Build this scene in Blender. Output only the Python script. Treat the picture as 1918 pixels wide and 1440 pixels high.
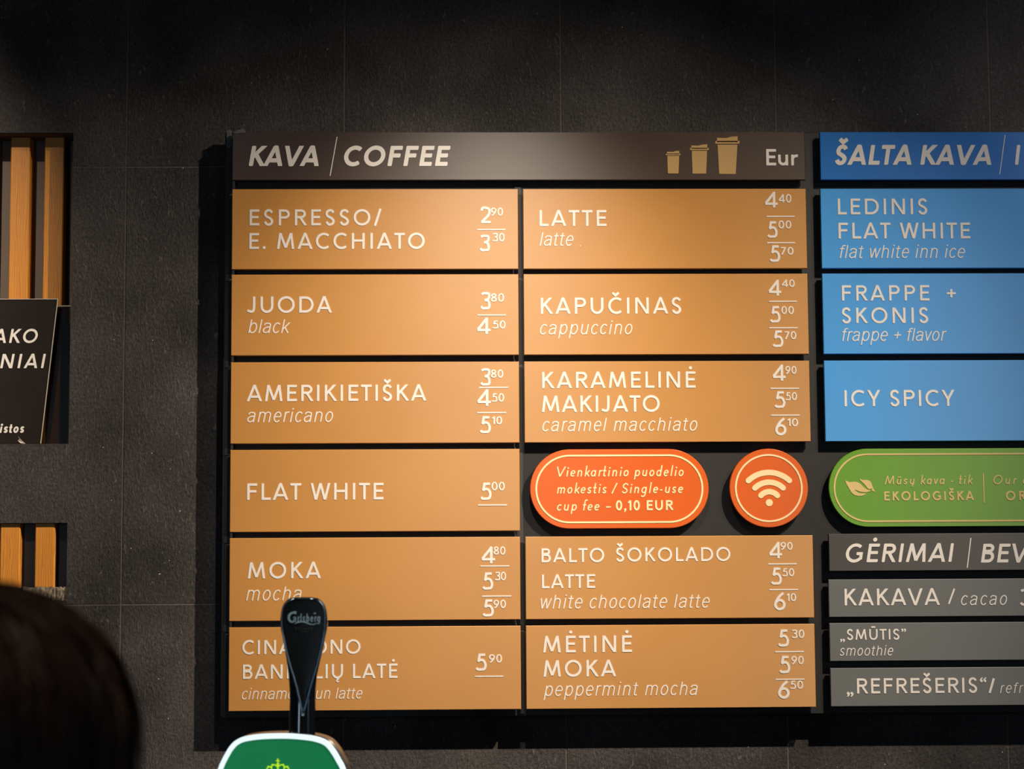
import bpy, math, random
from mathutils import Vector, Matrix
random.seed(7)
for o in list(bpy.data.objects): bpy.data.objects.remove(o)
SC = bpy.context.scene
COL = SC.collection
PI = math.pi

# ------------------------------------------------------------------ camera
EYE = 1.60                      # camera height; the wall face is the plane y = 0
DIST = 2.93
F = 4000.0
PITCH, YAW, ROLL = 0.10089139, 0.02732398, -0.00601035
fw = Vector((math.sin(YAW)*math.cos(PITCH), math.cos(YAW)*math.cos(PITCH), math.sin(PITCH)))
r_ = fw.cross(Vector((0, 0, 1))).normalized(); u_ = r_.cross(fw)
RT = r_*math.cos(ROLL) + u_*math.sin(ROLL); UP = u_*math.cos(ROLL) - r_*math.sin(ROLL)
cd = bpy.data.cameras.new('camera'); cam = bpy.data.objects.new('camera', cd); COL.objects.link(cam)
M = Matrix((RT, UP, -fw)).transposed().to_4x4(); M.translation = Vector((0, -DIST, EYE)); cam.matrix_world = M
cd.sensor_width = 36; cd.lens = F/1918*36; cd.clip_start = 0.05
cd.dof.use_dof = True; cd.dof.focus_distance = 2.91; cd.dof.aperture_fstop = 10.5
SC.camera = cam

def at(px, py, y=0.0):
    """wall-plane point (x, z) seen at a measured pixel, on the plane of depth y"""
    d = fw + RT*((px-959)/F) - UP*((py-720)/F)
    k = (y+DIST)/d.y
    return d.x*k, EYE + d.z*k

# ------------------------------------------------------------------ view, world, lights
SC.view_settings.view_transform = 'Standard'; SC.view_settings.look = 'None'
SC.view_settings.gamma = 1; SC.view_settings.use_curve_mapping = False
SC.view_settings.exposure = 0.0
w = bpy.data.worlds.new('world'); SC.world = w; w.use_nodes = True
w.node_tree.nodes['Background'].inputs[0].default_value = (0.75, 0.82, 1.0, 1)
w.node_tree.nodes['Background'].inputs[1].default_value = 0.02

SPOTS = [  # x, y, z, aim x, aim z, watts, cone deg, blend
    (0.10, -1.00, EYE+1.22, 0.02, EYE+0.20, 60, 37, 1.0, (1.0, 0.88, 0.72)),
    (1.31, -1.30, EYE+1.62, -0.87, EYE-1.20, 430, 57, 1.0, (1.0, 0.84, 0.64)),
    (-0.80, -1.00, EYE+1.22, -1.00, EYE+0.42, 105, 48, 1.0, (1.0, 0.83, 0.64)),
    (1.36, -1.00, EYE+1.22, 0.95, EYE+0.15, 32, 64, 1.0, (1.0, 0.93, 0.84)),
]
def spot_light(x, y, z, ax, az, watts, cone, blend, color=(1.0, 0.82, 0.60)):
    ld = bpy.data.lights.new('spot_lamp_light', 'SPOT'); lo = bpy.data.objects.new('spot_lamp_light', ld)
    COL.objects.link(lo); ld.energy = watts; ld.color = color
    ld.spot_size = math.radians(cone); ld.spot_blend = blend; ld.shadow_soft_size = 0.012
    lo.location = (x, y, z)
    lo.rotation_euler = (Vector((ax, 0, az))-Vector((x, y, z))).to_track_quat('-Z', 'Y').to_euler()
    return lo
for s in SPOTS: spot_light(*s)
def down(x, y, z, watts, cone):
    lo = spot_light(x, y, z, x, z-1, watts, cone, .9); lo.rotation_euler = (0, 0, 0); return lo
down(-0.02, -1.90, 3.5, 40, 36)                       # added lamp, unseen, to brighten the guest's hair
def area(x, y, z, tx, ty, tz, sx, sy, watts, col):
    ld = bpy.data.lights.new('window_daylight', 'AREA'); lo = bpy.data.objects.new('window_daylight', ld)
    COL.objects.link(lo); ld.energy = watts; ld.color = col; ld.shape = 'RECTANGLE'; ld.size = sx; ld.size_y = sy
    lo.location = (x, y, z); lo.rotation_euler = (Vector((tx, ty, tz))-Vector((x, y, z))).to_track_quat('-Z', 'Y').to_euler()
area(-1.6, -6.0, 1.9, 0, 0, 1.6, 0.3, 1.6, 11, (0.62, 0.82, 1.0))     # shop windows behind the guests
area(2.6, -5.0, 2.0, 0, 0, 1.6, 0.5, 1.6, 4, (0.62, 0.82, 1.0))

# ------------------------------------------------------------------ materials
def S(c):
    return tuple(((v/255)/12.92 if v/255 <= 0.04045 else ((v/255+0.055)/1.055)**2.4) for v in c) + (1,)
def mat(name, rgb, rough=0.5, metal=0.0, spec=0.5, coat=0.0, emit=None, es=0, noise=None, bump=None, alpha=None, trans=0, lin=False):
    m = bpy.data.materials.new(name); m.use_nodes = True; nt = m.node_tree; b = nt.nodes['Principled BSDF']
    c = tuple(rgb)+(1,) if lin else S(rgb)
    b.inputs['Base Color'].default_value = c
    b.inputs['Roughness'].default_value = rough; b.inputs['Metallic'].default_value = metal
    b.inputs['Specular IOR Level'].default_value = spec; b.inputs['Coat Weight'].default_value = coat
    b.inputs['Coat Roughness'].default_value = 0.08
    if trans: b.inputs['Transmission Weight'].default_value = trans
    if alpha is not None: b.inputs['Alpha'].default_value = alpha
    if emit: b.inputs['Emission Color'].default_value = S(emit); b.inputs['Emission Strength'].default_value = es
    tc = nt.nodes.new('ShaderNodeTexCoord')
    if noise:                                       # (scale, amount, detail)
        n = nt.nodes.new('ShaderNodeTexNoise'); n.inputs['Scale'].default_value = noise[0]; n.inputs['Detail'].default_value = noise[2]
        nt.links.new(tc.outputs['Object'], n.inputs['Vector'])
        mr = nt.nodes.new('ShaderNodeMapRange'); mr.inputs[1].default_value = .3; mr.inputs[2].default_value = .7
        mr.inputs[3].default_value = 1-noise[1]; mr.inputs[4].default_value = 1+noise[1]
        nt.links.new(n.outputs[0], mr.inputs[0])
        mx = nt.nodes.new('ShaderNodeMix'); mx.data_type = 'RGBA'; mx.blend_type = 'MULTIPLY'; mx.inputs[0].default_value = 1
        mx.inputs[6].default_value = c; nt.links.new(mr.outputs[0], mx.inputs[7]); nt.links.new(mx.outputs[2], b.inputs['Base Color'])
    if bump:                                        # (scale, strength, distance)
        n = nt.nodes.new('ShaderNodeTexNoise'); n.inputs['Scale'].default_value = bump[0]; n.inputs['Detail'].default_value = 5
        nt.links.new(tc.outputs['Object'], n.inputs['Vector'])
        bp = nt.nodes.new('ShaderNodeBump'); bp.inputs['Strength'].default_value = bump[1]; bp.inputs['Distance'].default_value = bump[2]
        nt.links.new(n.outputs[0], bp.inputs['Height']); nt.links.new(bp.outputs[0], b.inputs['Normal'])
    return m
def stone_mat():
    m = bpy.data.materials.new('dark_slate_tile'); m.use_nodes = True; nt = m.node_tree; b = nt.nodes['Principled BSDF']
    N = nt.nodes.new; Lk = nt.links.new
    tc = N('ShaderNodeTexCoord'); v = tc.outputs['Object']
    n1 = N('ShaderNodeTexNoise'); n1.inputs['Scale'].default_value = 230; n1.inputs['Detail'].default_value = 4; n1.inputs['Roughness'].default_value = .7
    n2 = N('ShaderNodeTexNoise'); n2.inputs['Scale'].default_value = 7; n2.inputs['Detail'].default_value = 5
    mp = N('ShaderNodeMapping'); mp.inputs['Scale'].default_value = (1, 1, .35); n3 = N('ShaderNodeTexNoise'); n3.inputs['Scale'].default_value = 190; n3.inputs['Detail'].default_value = 6; n3.inputs['Distortion'].default_value = 1.5
    Lk(v, n1.inputs['Vector']); Lk(v, n2.inputs['Vector']); Lk(v, mp.inputs[0]); Lk(mp.outputs[0], n3.inputs['Vector'])
    a = N('ShaderNodeMath'); a.operation = 'MULTIPLY'; Lk(n1.outputs[0], a.inputs[0]); Lk(n2.outputs[0], a.inputs[1])
    cr = N('ShaderNodeValToRGB'); cr.color_ramp.elements[0].position = .12; cr.color_ramp.elements[0].color = (.013, .0115, .0115, 1)
    cr.color_ramp.elements[1].position = .42; cr.color_ramp.elements[1].color = (.085, .076, .076, 1); Lk(a.outputs[0], cr.inputs[0])
    # pale chips and scratches
    c2 = N('ShaderNodeValToRGB'); c2.color_ramp.elements[0].position = .62; c2.color_ramp.elements[0].color = (0, 0, 0, 1)
    c2.color_ramp.elements[1].position = .76; c2.color_ramp.elements[1].color = (.8, .8, .8, 1); Lk(n3.outputs[0], c2.inputs[0])
    mx = N('ShaderNodeMix'); mx.data_type = 'RGBA'; Lk(c2.outputs[0], mx.inputs[0]); Lk(cr.outputs[0], mx.inputs[6]); mx.inputs[7].default_value = (.15, .14, .13, 1)
    # mica flecks
    vo = N('ShaderNodeTexVoronoi'); vo.inputs['Scale'].default_value = 75; Lk(v, vo.inputs['Vector'])
    lt = N('ShaderNodeMath'); lt.operation = 'LESS_THAN'; lt.inputs[1].default_value = .055; Lk(vo.outputs['Distance'], lt.inputs[0])
    sp = N('ShaderNodeSeparateColor'); Lk(vo.outputs['Color'], sp.inputs[0])
    gt = N('ShaderNodeMath'); gt.operation = 'GREATER_THAN'; gt.inputs[1].default_value = .85; Lk(sp.outputs[0], gt.inputs[0])
    fl = N('ShaderNodeMath'); fl.operation = 'MULTIPLY'; Lk(lt.outputs[0], fl.inputs[0]); Lk(gt.outputs[0], fl.inputs[1])
    m2 = N('ShaderNodeMix'); m2.data_type = 'RGBA'; Lk(fl.outputs[0], m2.inputs[0]); Lk(mx.outputs[2], m2.inputs[6]); m2.inputs[7].default_value = (.6, .58, .55, 1)
    Lk(m2.outputs[2], b.inputs['Base Color'])
    b.inputs['Roughness'].default_value = .62; b.inputs['Specular IOR Level'].default_value = .3
    bp = N('ShaderNodeBump'); bp.inputs['Strength'].default_value = .9; bp.inputs['Distance'].default_value = .0012
    ad = N('ShaderNodeMath'); ad.operation = 'ADD'; Lk(n1.outputs[0], ad.inputs[0]); Lk(n3.outputs[0], ad.inputs[1]); Lk(ad.outputs[0], bp.inputs['Height']); Lk(bp.outputs[0], b.inputs['Normal'])
    return m
def wood_mat(name, c1, c2):
    m = bpy.data.materials.new(name); m.use_nodes = True; nt = m.node_tree; b = nt.nodes['Principled BSDF']
    N = nt.nodes.new; Lk = nt.links.new
    tc = N('ShaderNodeTexCoord'); mp = N('ShaderNodeMapping'); mp.inputs['Scale'].default_value = (1, 1, .10); mp.inputs['Rotation'].default_value = (0, .05, 0); Lk(tc.outputs['Object'], mp.inputs[0])
    n = N('ShaderNodeTexNoise'); n.inputs['Scale'].default_value = 260; n.inputs['Detail'].default_value = 4; n.inputs['Distortion'].default_value = .6; Lk(mp.outputs[0], n.inputs['Vector'])
    wv = N('ShaderNodeTexWave'); wv.inputs['Scale'].default_value = 120; wv.inputs['Distortion'].default_value = 11; wv.inputs['Detail'].default_value = 3; Lk(mp.outputs[0], wv.inputs['Vector'])
    ad = N('ShaderNodeMath'); ad.operation = 'MULTIPLY'; Lk(n.outputs[0], ad.inputs[0]); Lk(wv.outputs[0], ad.inputs[1])
    cr = N('ShaderNodeValToRGB'); cr.color_ramp.elements[0].color = S(c1); cr.color_ramp.elements[1].color = S(c2); cr.color_ramp.elements[0].position = .0; cr.color_ramp.elements[1].position = .35; Lk(ad.outputs[0], cr.inputs[0])
    Lk(cr.outputs[0], b.inputs['Base Color']); b.inputs['Roughness'].default_value = .5
    return m
def sheen(m, ior=1.52):                              # brushed film: the sheen stretches upright
    nt = m.node_tree; b = nt.nodes['Principled BSDF']; c = nt.nodes.new('ShaderNodeCombineXYZ'); c.inputs[2].default_value = 1
    nt.links.new(c.outputs[0], b.inputs['Tangent']); b.inputs['Anisotropic'].default_value = .8; b.inputs['IOR'].default_value = ior; return m
def paint(name, rgb, rough=.48, spec=1.0, ior=1.36, **k):      # satin panel paint with a fine lacquer grain
    m = mat(name, rgb, rough=rough, spec=spec, noise=(9, .035, 3), bump=(1500, .05, .0002), **k)
    return sheen(m, ior)

m_tile = stone_mat()
m_grout = mat('grout', (94, 87, 82), rough=.9, noise=(200, .2, 3))
m_tan = paint('tan_satin_paint', (184, 128, 56), ior=1.56)
m_brown = paint('dark_brown_satin_paint', (62, 46, 38), ior=1.56)
m_blue = paint('light_blue_satin_paint', (58, 150, 226))
m_blue_dk = paint('deep_blue_satin_paint', (0, 106, 192))
m_orange = paint('orange_satin_paint', (206, 88, 6))
m_green = paint('green_satin_paint', (88, 146, 10))
m_grey = paint('grey_satin_paint', (86, 91, 94))
m_grey_dk = paint('charcoal_satin_paint', (48, 48, 51))
m_white = sheen(mat('white_print', (224, 218, 214), rough=.48, spec=1.0))
m_sand = mat('sand_print', (216, 190, 130), rough=.5, spec=.3)
m_back = mat('black_backing_board', (29, 28, 29), rough=.55, noise=(40, .15, 4), bump=(600, .15, .0005))
m_rail = mat('graphite_rail', (62, 60, 60), rough=.5)
m_wood = wood_mat('oak_slat', (190, 120, 38), (216, 144, 52))
m_niche = mat('taupe_niche_back', (96, 86, 76), rough=.6, noise=(12, .08, 3))
m_niche_blk = mat('black_niche_back', (34, 34, 36), rough=.5, noise=(12, .1, 3))
m_poster = mat('black_poster', (34, 29, 27), rough=.7, spec=.15, noise=(25, .12, 4))
m_edge = mat('clear_plastic_edge', (190, 180, 165), rough=.3)
m_gloss = mat('black_gloss_plastic', (7, 10, 13), rough=.1, coat=1.0)
m_facet = mat('black_facet_face', (3, 6, 8), rough=.35, spec=.3)
m_chrome = mat('dark_chrome', (120, 125, 130), rough=.14, metal=1)
m_logo = mat('pale_blue_print', (120, 150, 172), rough=.5)
m_logo2 = mat('faint_olive_print', (34, 46, 30), rough=.6)
m_ceil = mat('dark_ceiling_paint', (30, 28, 28), rough=.9, noise=(5, .1, 2))
m_floor = mat('brown_floor', (70, 55, 45), rough=.6, noise=(8, .2, 4))
m_count = mat('dark_counter_top', (40, 34, 30), rough=.35, noise=(30, .2, 4))

# ------------------------------------------------------------------ mesh helpers
class MB:
    def __init__(s): s.v = []; s.f = []; s.sm = []
    def add(s, vs, fs, smooth=False):
        o = len(s.v); s.v += [tuple(p) for p in vs]; s.f += [tuple(i+o for i in f) for f in fs]; s.sm += [smooth]*len(fs)
    def box(s, x0, x1, y0, y1, z0, z1, b=0.0):
        """box with bevelled front (-y) edges"""
        if b <= 0:
            vs = [(x0,y0,z0),(x1,y0,z0),(x1,y1,z0),(x0,y1,z0),(x0,y0,z1),(x1,y0,z1),(x1,y1,z1),(x0,y1,z1)]
            s.add(vs, [(0,1,5,4),(1,2,6,5),(2,3,7,6),(3,0,4,7),(4,5,6,7),(3,2,1,0)])
        else:
            q = lambda a, y: [(x0+a,y,z0+a),(x1-a,y,z0+a),(x1-a,y,z1-a),(x0+a,y,z1-a)]
            vs = q(b, y0)+q(0, y0+b)+q(0, y1)
            fs = [(0,1,2,3),(11,10,9,8)]
            for k in (0, 4):
                for i in range(4): j = (i+1) % 4; fs.append((k+i, k+4+i, k+4+j, k+j))
            s.add(vs, fs)
    def poly(s, pts, yf, yb, b=0.0, back=False):
        """extrude an outline (x,z) from yb to the front yf; optional bevel"""
        n = len(pts); ar = sum(pts[i][0]*pts[(i+1) % n][1]-pts[(i+1) % n][0]*pts[i][1] for i in range(n))
        if ar < 0: pts = pts[::-1]
        if b > 0:
            cx = sum(p[0] for p in pts)/n; cz = sum(p[1] for p in pts)/n; inn = []
            for i in range(n):
                p0, p1, p2 = Vector(pts[i-1]), Vector(pts[i]), Vector(pts[(i+1) % n])
                e = ((p1-p0).normalized()+(p2-p1).normalized()).normalized(); inn.append((p1.x-e.y*b, p1.y+e.x*b))
            L = [[(x, yf, z) for x, z in inn], [(x, yf+b, z) for x, z in pts], [(x, yb, z) for x, z in pts]]
        else: L = [[(x, yf, z) for x, z in pts], [(x, yb, z) for x, z in pts]]
        vs = sum(L, []); fs = [tuple(range(n))]
        for k in range(len(L)-1):
            for i in range(n): j = (i+1) % n; fs.append((k*n+i, (k+1)*n+i, (k+1)*n+j, k*n+j))
        if back: fs.append(tuple(reversed(range((len(L)-1)*n, len(L)*n))))
        s.add(vs, fs)
    def rings(s, R, cap=True, smooth=True):
        n = len(R[0]); vs = sum([list(r) for r in R], []); fs = []
        for k in range(len(R)-1):
            for i in range(n): j = (i+1) % n; fs.append((k*n+i, k*n+j, (k+1)*n+j, (k+1)*n+i))
        if cap: fs += [tuple(reversed(range(n))), tuple(range((len(R)-1)*n, len(R)*n))]
        s.add(vs, fs, smooth)
    def tube(s, pts, rad, n=8, smooth=True):
        R = []
        for i, p in enumerate(pts):
            a = Vector(pts[max(i-1, 0)]); b = Vector(pts[min(i+1, len(pts)-1)]); t = (b-a).normalized()
            q = t.orthogonal().normalized() if i == 0 else (q - t*q.dot(t)).normalized()
            w2 = t.cross(q); r = rad[i] if isinstance(rad, (list, tuple)) else rad
            R.append([Vector(p)+q*(r*math.cos(2*PI*k/n))+w2*(r*math.sin(2*PI*k/n)) for k in range(n)])
        s.rings(R, smooth=smooth)
    def build(s, name, m, parent=None):
        me = bpy.data.meshes.new(name); me.from_pydata(s.v, [], s.f); me.update()
        if any(s.sm): me.polygons.foreach_set('use_smooth', s.sm)
        me.materials.append(m); o = bpy.data.objects.new(name, me); COL.objects.link(o)
        if parent is not None: o.parent = parent
        return o
def tag(o, label, cat, group=None):
    o['label'] = label; o['category'] = cat
    if group: o['group'] = group
    return o
def struct(o): o['kind'] = 'structure'; return o
def empty(name, loc=(0, 0, 0)):
    o = bpy.data.objects.new(name, None); COL.objects.link(o); o.location = loc; o.empty_display_size = .02; return o

# ------------------------------------------------------------------ stroke lettering
def cr(pts, n=5, closed=False):
    """Catmull-Rom curve through points"""
    out = []; N = len(pts)
    for i in range(N if closed else N-1):
        g = lambda k: pts[k % N] if closed else pts[min(max(k, 0), N-1)]
        p0, p1, p2, p3 = g(i-1), g(i), g(i+1), g(i+2)
        for k in range(n):
            t = k/n; out.append(tuple(.5*((2*b)+(-a+c)*t+(2*a-5*b+4*c-d)*t*t+(-a+3*b-3*c+d)*t**3) for a, b, c, d in zip(p0, p1, p2, p3)))
    if not closed: out.append(tuple(pts[-1]))
    return out
def arc(cx, cy, rx, ry, a0, a1, n=14):
    return [(cx+rx*math.cos(math.radians(a0+(a1-a0)*k/n)), cy+ry*math.sin(math.radians(a0+(a1-a0)*k/n))) for k in range(n+1)]
def loop(cx, cy, rx, ry, n=26): return arc(cx, cy, rx, ry, 0, 360*(n-1)/n, n-1)
def sbox(W, H, w, y0=0):
    h = w/2; q = [(.97,.84),(.80,.965),(.52,1.01),(.20,.95),(.05,.78),(.13,.62),(.40,.525),(.72,.43),(.96,.28),(.93,.12),(.72,.015),(.46,-.01),(.20,.05),(.02,.19)]
    return cr([(h+x*(W-w), y0+h+y*(H-w)) for x, y in q], 4)
# a glyph: list of strokes (points, mode) ; modes: 'b' butt ends, 'c' clipped to cap height, 'l' closed loop, 'd' dot(radius) ; width ; left / right bearing
ST, RO, DI, OP = .115, .065, .01, .05
def cap(ch, w, st):
    h = w/2; X = st['xh']; A = st['asc']
    U = {'Š': ('S', 'caron'), 'Č': ('C', 'caron'), 'Ė': ('E', 'dot'), 'Ū': ('U', 'bar'), 'Ų': ('U', 'tail'), 'ū': ('u', 'bar'), 'ų': ('u', 'tail')}
    if ch in U:
        b, k = U[ch]; s, W, l, r = cap(b, w, st); s = list(s); c = W/2 + (.03 if b == 'C' else 0); T = 1.0 if b.isupper() else X
        if k == 'caron': s.append(([(c-.19, T+.30), (c, T+.13), (c+.19, T+.30)], 'm'))
        if k == 'dot': s.append(([(c, T+.22)], ('d', w*.68)))
        if k == 'bar': s.append(([(c-.2, T+.19), (c+.2, T+.19)], 'b'))
        if k == 'tail':
            x = W-h if b == 'u' else c+.1; s.append((cr([(x, .02), (x-.12, -.12), (x-.1, -.24), (x+.05, -.23)], 4), 't'))
        return s, W, l, r
    if ch == 'I': return [([(h, 0), (h, 1)], 'b')], w, ST, ST
    if ch in 'EF':
        W = .60; s = [([(h, 0), (h, 1)], 'b'), ([(h, 1-h), (W, 1-h)], 'b'), ([(h, .52), (W-.05, .52)], 'b')]
        if ch == 'E': s.append(([(h, h), (W, h)], 'b'))
        return s, W, ST, OP
    if ch == 'L': return [([(h, 0), (h, 1)], 'b'), ([(h, h), (.55, h)], 'b')], .55, ST, DI
    if ch == 'T': return [([(.33, 0), (.33, 1)], 'b'), ([(0, 1-h), (.66, 1-h)], 'b')], .66, DI, DI
    if ch == 'H': W = .80; return [([(h, 0), (h, 1)], 'b'), ([(W-h, 0), (W-h, 1)], 'b'), ([(h, .52), (W-h, .52)], 'b')], W, ST, ST
    if ch == 'A': W = .94; k = .55*w; return [([(k-.03, -.07), (W/2, 1.0)], 'c'), ([(W-k+.03, -.07), (W/2, 1.0)], 'c'), ([(W*.23, .28), (W*.77, .28)], 'b'), ([(W/2-h*.8, 1-h*.8), (W/2+h*.8, 1-h*.8)], 'b')], W, DI, DI
    if ch == 'V': W = .92; k = .55*w; return [([(k-.03, 1.07), (W/2, 0)], 'c'), ([(W-k+.03, 1.07), (W/2, 0)], 'c'), ([(W/2-h*.8, h*.8), (W/2+h*.8, h*.8)], 'b')], W, DI, DI
    if ch == 'W':
        k = .55*w; W = 1.20; s = []
        for a, b in (((k, 1), (.33, 0)), ((.60, 1), (.33, 0)), ((.60, 1), (.87, 0)), ((W-k, 1), (.87, 0))):
            d = ((a[0]-b[0])*.07, .07); s.append(([(a[0]+d[0], 1.07), (b[0]-d[0], -.07)], 'c'))
        return s, W, DI, DI
    if ch == 'M':
        k = .5*w; W = 1.06; s = []
        for a, b in (((.20, 1), (k, 0)), ((W-.20, 1), (W-k, 0))):
            d = ((a[0]-b[0])*.07, .07); s.append(([(a[0]+d[0], 1.07), (b[0]-d[0], -.07)], 'c'))
        s += [([(.17, 1.07), (W/2, .08)], 'c'), ([(W-.17, 1.07), (W/2, .08)], 'c')]
        return s, W, RO, RO
    if ch == 'N': W = .83; return [([(h, 0), (h, 1)], 'b'), ([(W-h, 0), (W-h, 1)], 'b'), ([(h-.02, 1.06), (W-h+.02, -.06)], 'c')], W, ST, ST
    if ch == 'K': W = .74; return [([(h, 0), (h, 1)], 'b'), ([(h+.02, .44), (W-.07, 1.07)], 'c'), ([(.24, .60), (W-.03, -.06)], 'c')], W, ST, DI
    if ch == 'Y': W = .82; k = .55*w; return [([(k-.03, 1.07), (W/2, .42)], 'c'), ([(W-k+.03, 1.07), (W/2, .42)], 'c'), ([(W/2, 0), (W/2, .47)], 'b')], W, DI, DI
    if ch == 'O': W = 1.03; return [(loop(W/2, .5, W/2-h, .515-h, 34), 'l')], W, RO, RO
    if ch == 'C': W = .85; return [(arc(.50, .5, .50-h, .515-h, 48, 312, 22), 'b')], W, RO, OP
    if ch == 'G': W = .92; return [(arc(.50, .5, .50-h, .515-h, 48, 318, 22)+[(W-h, .22), (W-h, .50)], 'b'), ([(W, .5-h*.4), (.58, .5-h*.4)], 'b')], W, RO, ST*.8
    if ch == 'D': W = .87; return [([(h, 0), (h, 1)], 'b'), ([(h, 1-h), (.36, 1-h)]+arc(.38, .5, W-.38-h, .5-h, 90, -90, 16)+[(h, h)], 'b')], W, ST, RO
    if ch == 'U': W = .78; return [([(h, 1)]+arc(W/2, .40, W/2-h, .415-h, 180, 360, 14)+[(W-h, 1)], 'b')], W, ST*.9, ST*.9
    if ch == 'J': W = .50; return [([(W-h, 1), (W-h, .32)]+cr([(W-h, .3), (W-h-.05, .12), (.25, h), (.10, .06+h*.8), (.02, .14)], 4)[1:], 'b')], W, DI, ST
    if ch == 'P': W = .68; return [([(h, 0), (h, 1)], 'b'), ([(h, 1-h), (.36, 1-h)]+arc(.38, .71, W-.38-h, .29-h, 90, -90, 12)+[(h, .42+h)], 'b')], W, ST, OP
    if ch == 'R': W = .73; return [([(h, 0), (h, 1)], 'b'), ([(h, 1-h), (.36, 1-h)]+arc(.38, .72, .30-h, .28-h, 90, -90, 12)+[(h, .44+h)], 'b'), ([(.32, .52), (W-.03, -.06)], 'c')], W, ST, DI
    if ch == 'B': W = .66; return [([(h, 0), (h, 1)], 'b'), ([(h, 1-h), (.34, 1-h)]+arc(.34, .76, .27-h, .24-h, 90, -90, 10)+[(h, .52+h)], 'b'), ([(h, .52), (.36, .52)]+arc(.38, .26+h*.5, W-.38-h, .26-h*.5, 90, -90, 12)+[(h, h)], 'b')], W, ST, RO
    if ch == 'S': return [(sbox(.60, 1.02, w, -.01), 'b')], .60, RO, RO
    # digits
    if ch == '0': W = .64; return [(loop(W/2, .5, W/2-h, .515-h, 28), 'l')], W, RO, RO
    if ch == '1': return [([(.30-h, 0), (.30-h, 1)], 'b'), ([(.0, .74), (.30-h, .96)], 'b')], .30, RO, RO
    if ch == '2': W = .60; return [(cr([(.04, .76), (.12, .93), (.30, 1.01-h), (W-h-.03, .86), (W-h, .70), (.47, .50), (.24, .25), (.06, h)], 5), 'b'), ([(.02, h), (W, h)], 'b')], W, RO, RO
    if ch == '3': W = .60; return [(cr([(.06, .87), (.16, .96-h*.5), (.32, 1.01-h), (.50, .90), (.52, .72), (.42, .58), (.24, .54)], 5), 'b'), (cr([(.24, .54), (.44, .50), (W-h, .32), (.50, .10), (.28, h-.01), (.12, .07), (.02, .17)], 5), 'b')], W, RO, RO
    if ch == '4': W = .74; return [([(.53, 0), (.53, 1)], 'b'), ([(.56, 1.0-h*.4), (h*.6, .27)], 'b'), ([(.02, .24), (W, .24)], 'b')], W, RO*.6, RO*.6
    if ch == '5': W = .62; return [([(.54, 1-h), (.13+h, 1-h), (.13, .53)], 'm'), (cr([(.10, .55), (.26, .62), (.44, .58), (W-h, .34), (.48, .10), (.27, h-.01), (.10, .07), (.01, .16)], 5), 'b')], W, RO, RO
    if ch == '6': W = .64; return [(loop(W/2, .325, W/2-h, .335-h, 24), 'l'), (cr([(.53, 1.0), (.30, .80), (.12, .50), (h, .33)], 5), 'b')], W, RO, RO
    if ch == '9': W = .64; return [(loop(W/2, .675, W/2-h, .335-h, 24), 'l'), (cr([(.11, 0), (.34, .20), (.52, .50), (W-h, .67)], 5), 'b')], W, RO, RO
    if ch == '7': W = .60; return [([(.02, 1-h), (W-.02, 1-h)], 'b'), ([(W-h, 1-h*.8), (.14, -.06)], 'c')], W, RO, RO
    if ch == '8': W = .62; return [(loop(W/2, .755, .245-h*.6, .255-h, 20), 'l'), (loop(W/2, .275, W/2-h, .285-h, 22), 'l')], W, RO, RO
    # marks
    if ch == '/': return [([(.02, -.04), (.36, 1.04)], 'b')], .38, .05, .05
    if ch == '.': return [([(w*.6, w*.6)], ('d', w*.66))], w*1.2, .06, .06
    if ch == ',': return [([(w*.6, w*.6)], ('d', w*.62)), ([(w*.75, w*.5), (w*.2, -w*1.1)], 't')], w*1.2, .04, .06
    if ch == '-': return [([(0, X*.5), (.26, X*.5)], 'b')], .26, .08, .08
    if ch == '–': return [([(0, X*.55), (.50, X*.55)], 'b')], .50, .1, .1
    if ch == '+': return [([(0, .46), (.54, .46)], 'b'), ([(.27, .19), (.27, .73)], 'b')], .54, .1, .1
    if ch in '„”':
        y = .02 if ch == '„' else .94; s = []
        for x in (.10, .34): s += [([(x, y)], ('d', w*.62)), (cr([(x+w*.35, y), (x+w*.2, y-.12), (x-.07, y-.22)], 3), 't')]
        return s, .46, .04, .04
    if ch == '“':
        s = []
        for x in (.10, .34): s += [([(x, .78)], ('d', w*.62)), (cr([(x-w*.35, .78), (x-w*.2, .90), (x+.08, 1.0)], 3), 't')]
        return s, .46, .04, .04
    # lowercase : measured on the x-height X and the ascender A
    ow = st['o']*X; nw = ow*.92; ry = X/2-h
    o = lambda cx: (loop(cx, X/2, ow/2-h, ry+.01, 24), 'l')
    arch = lambda x0, wd: [(x0+h, X*.5)]+arc(x0+wd/2, X-h-(wd/2-h)*1.02, wd/2-h, (wd/2-h)*1.06, 170, 0, 10)+[(x0+wd-h, 0)]
    if ch == 'o': return [o(ow/2)], ow, RO, RO
    if ch in 'bpdqg' or (ch == 'a' and st['single']):
        stem_x = h if ch in 'bp' else ow-h
        top = {'b': A, 'd': A}.get(ch, X); bot = {'p': -.30*A, 'q': -.3, 'g': -.12}.get(ch, 0)
        s = [o(ow/2), ([(stem_x, bot), (stem_x, top)], 'b')]
        if ch == 'g': s.append((cr([(stem_x, -.10), (stem_x-.06, -.25), (ow*.45, -.32), (.06, -.24)], 4), 'b'))
        return s, ow, (ST if ch in 'bp' else RO), (RO if ch in 'bp' else ST)
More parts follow.
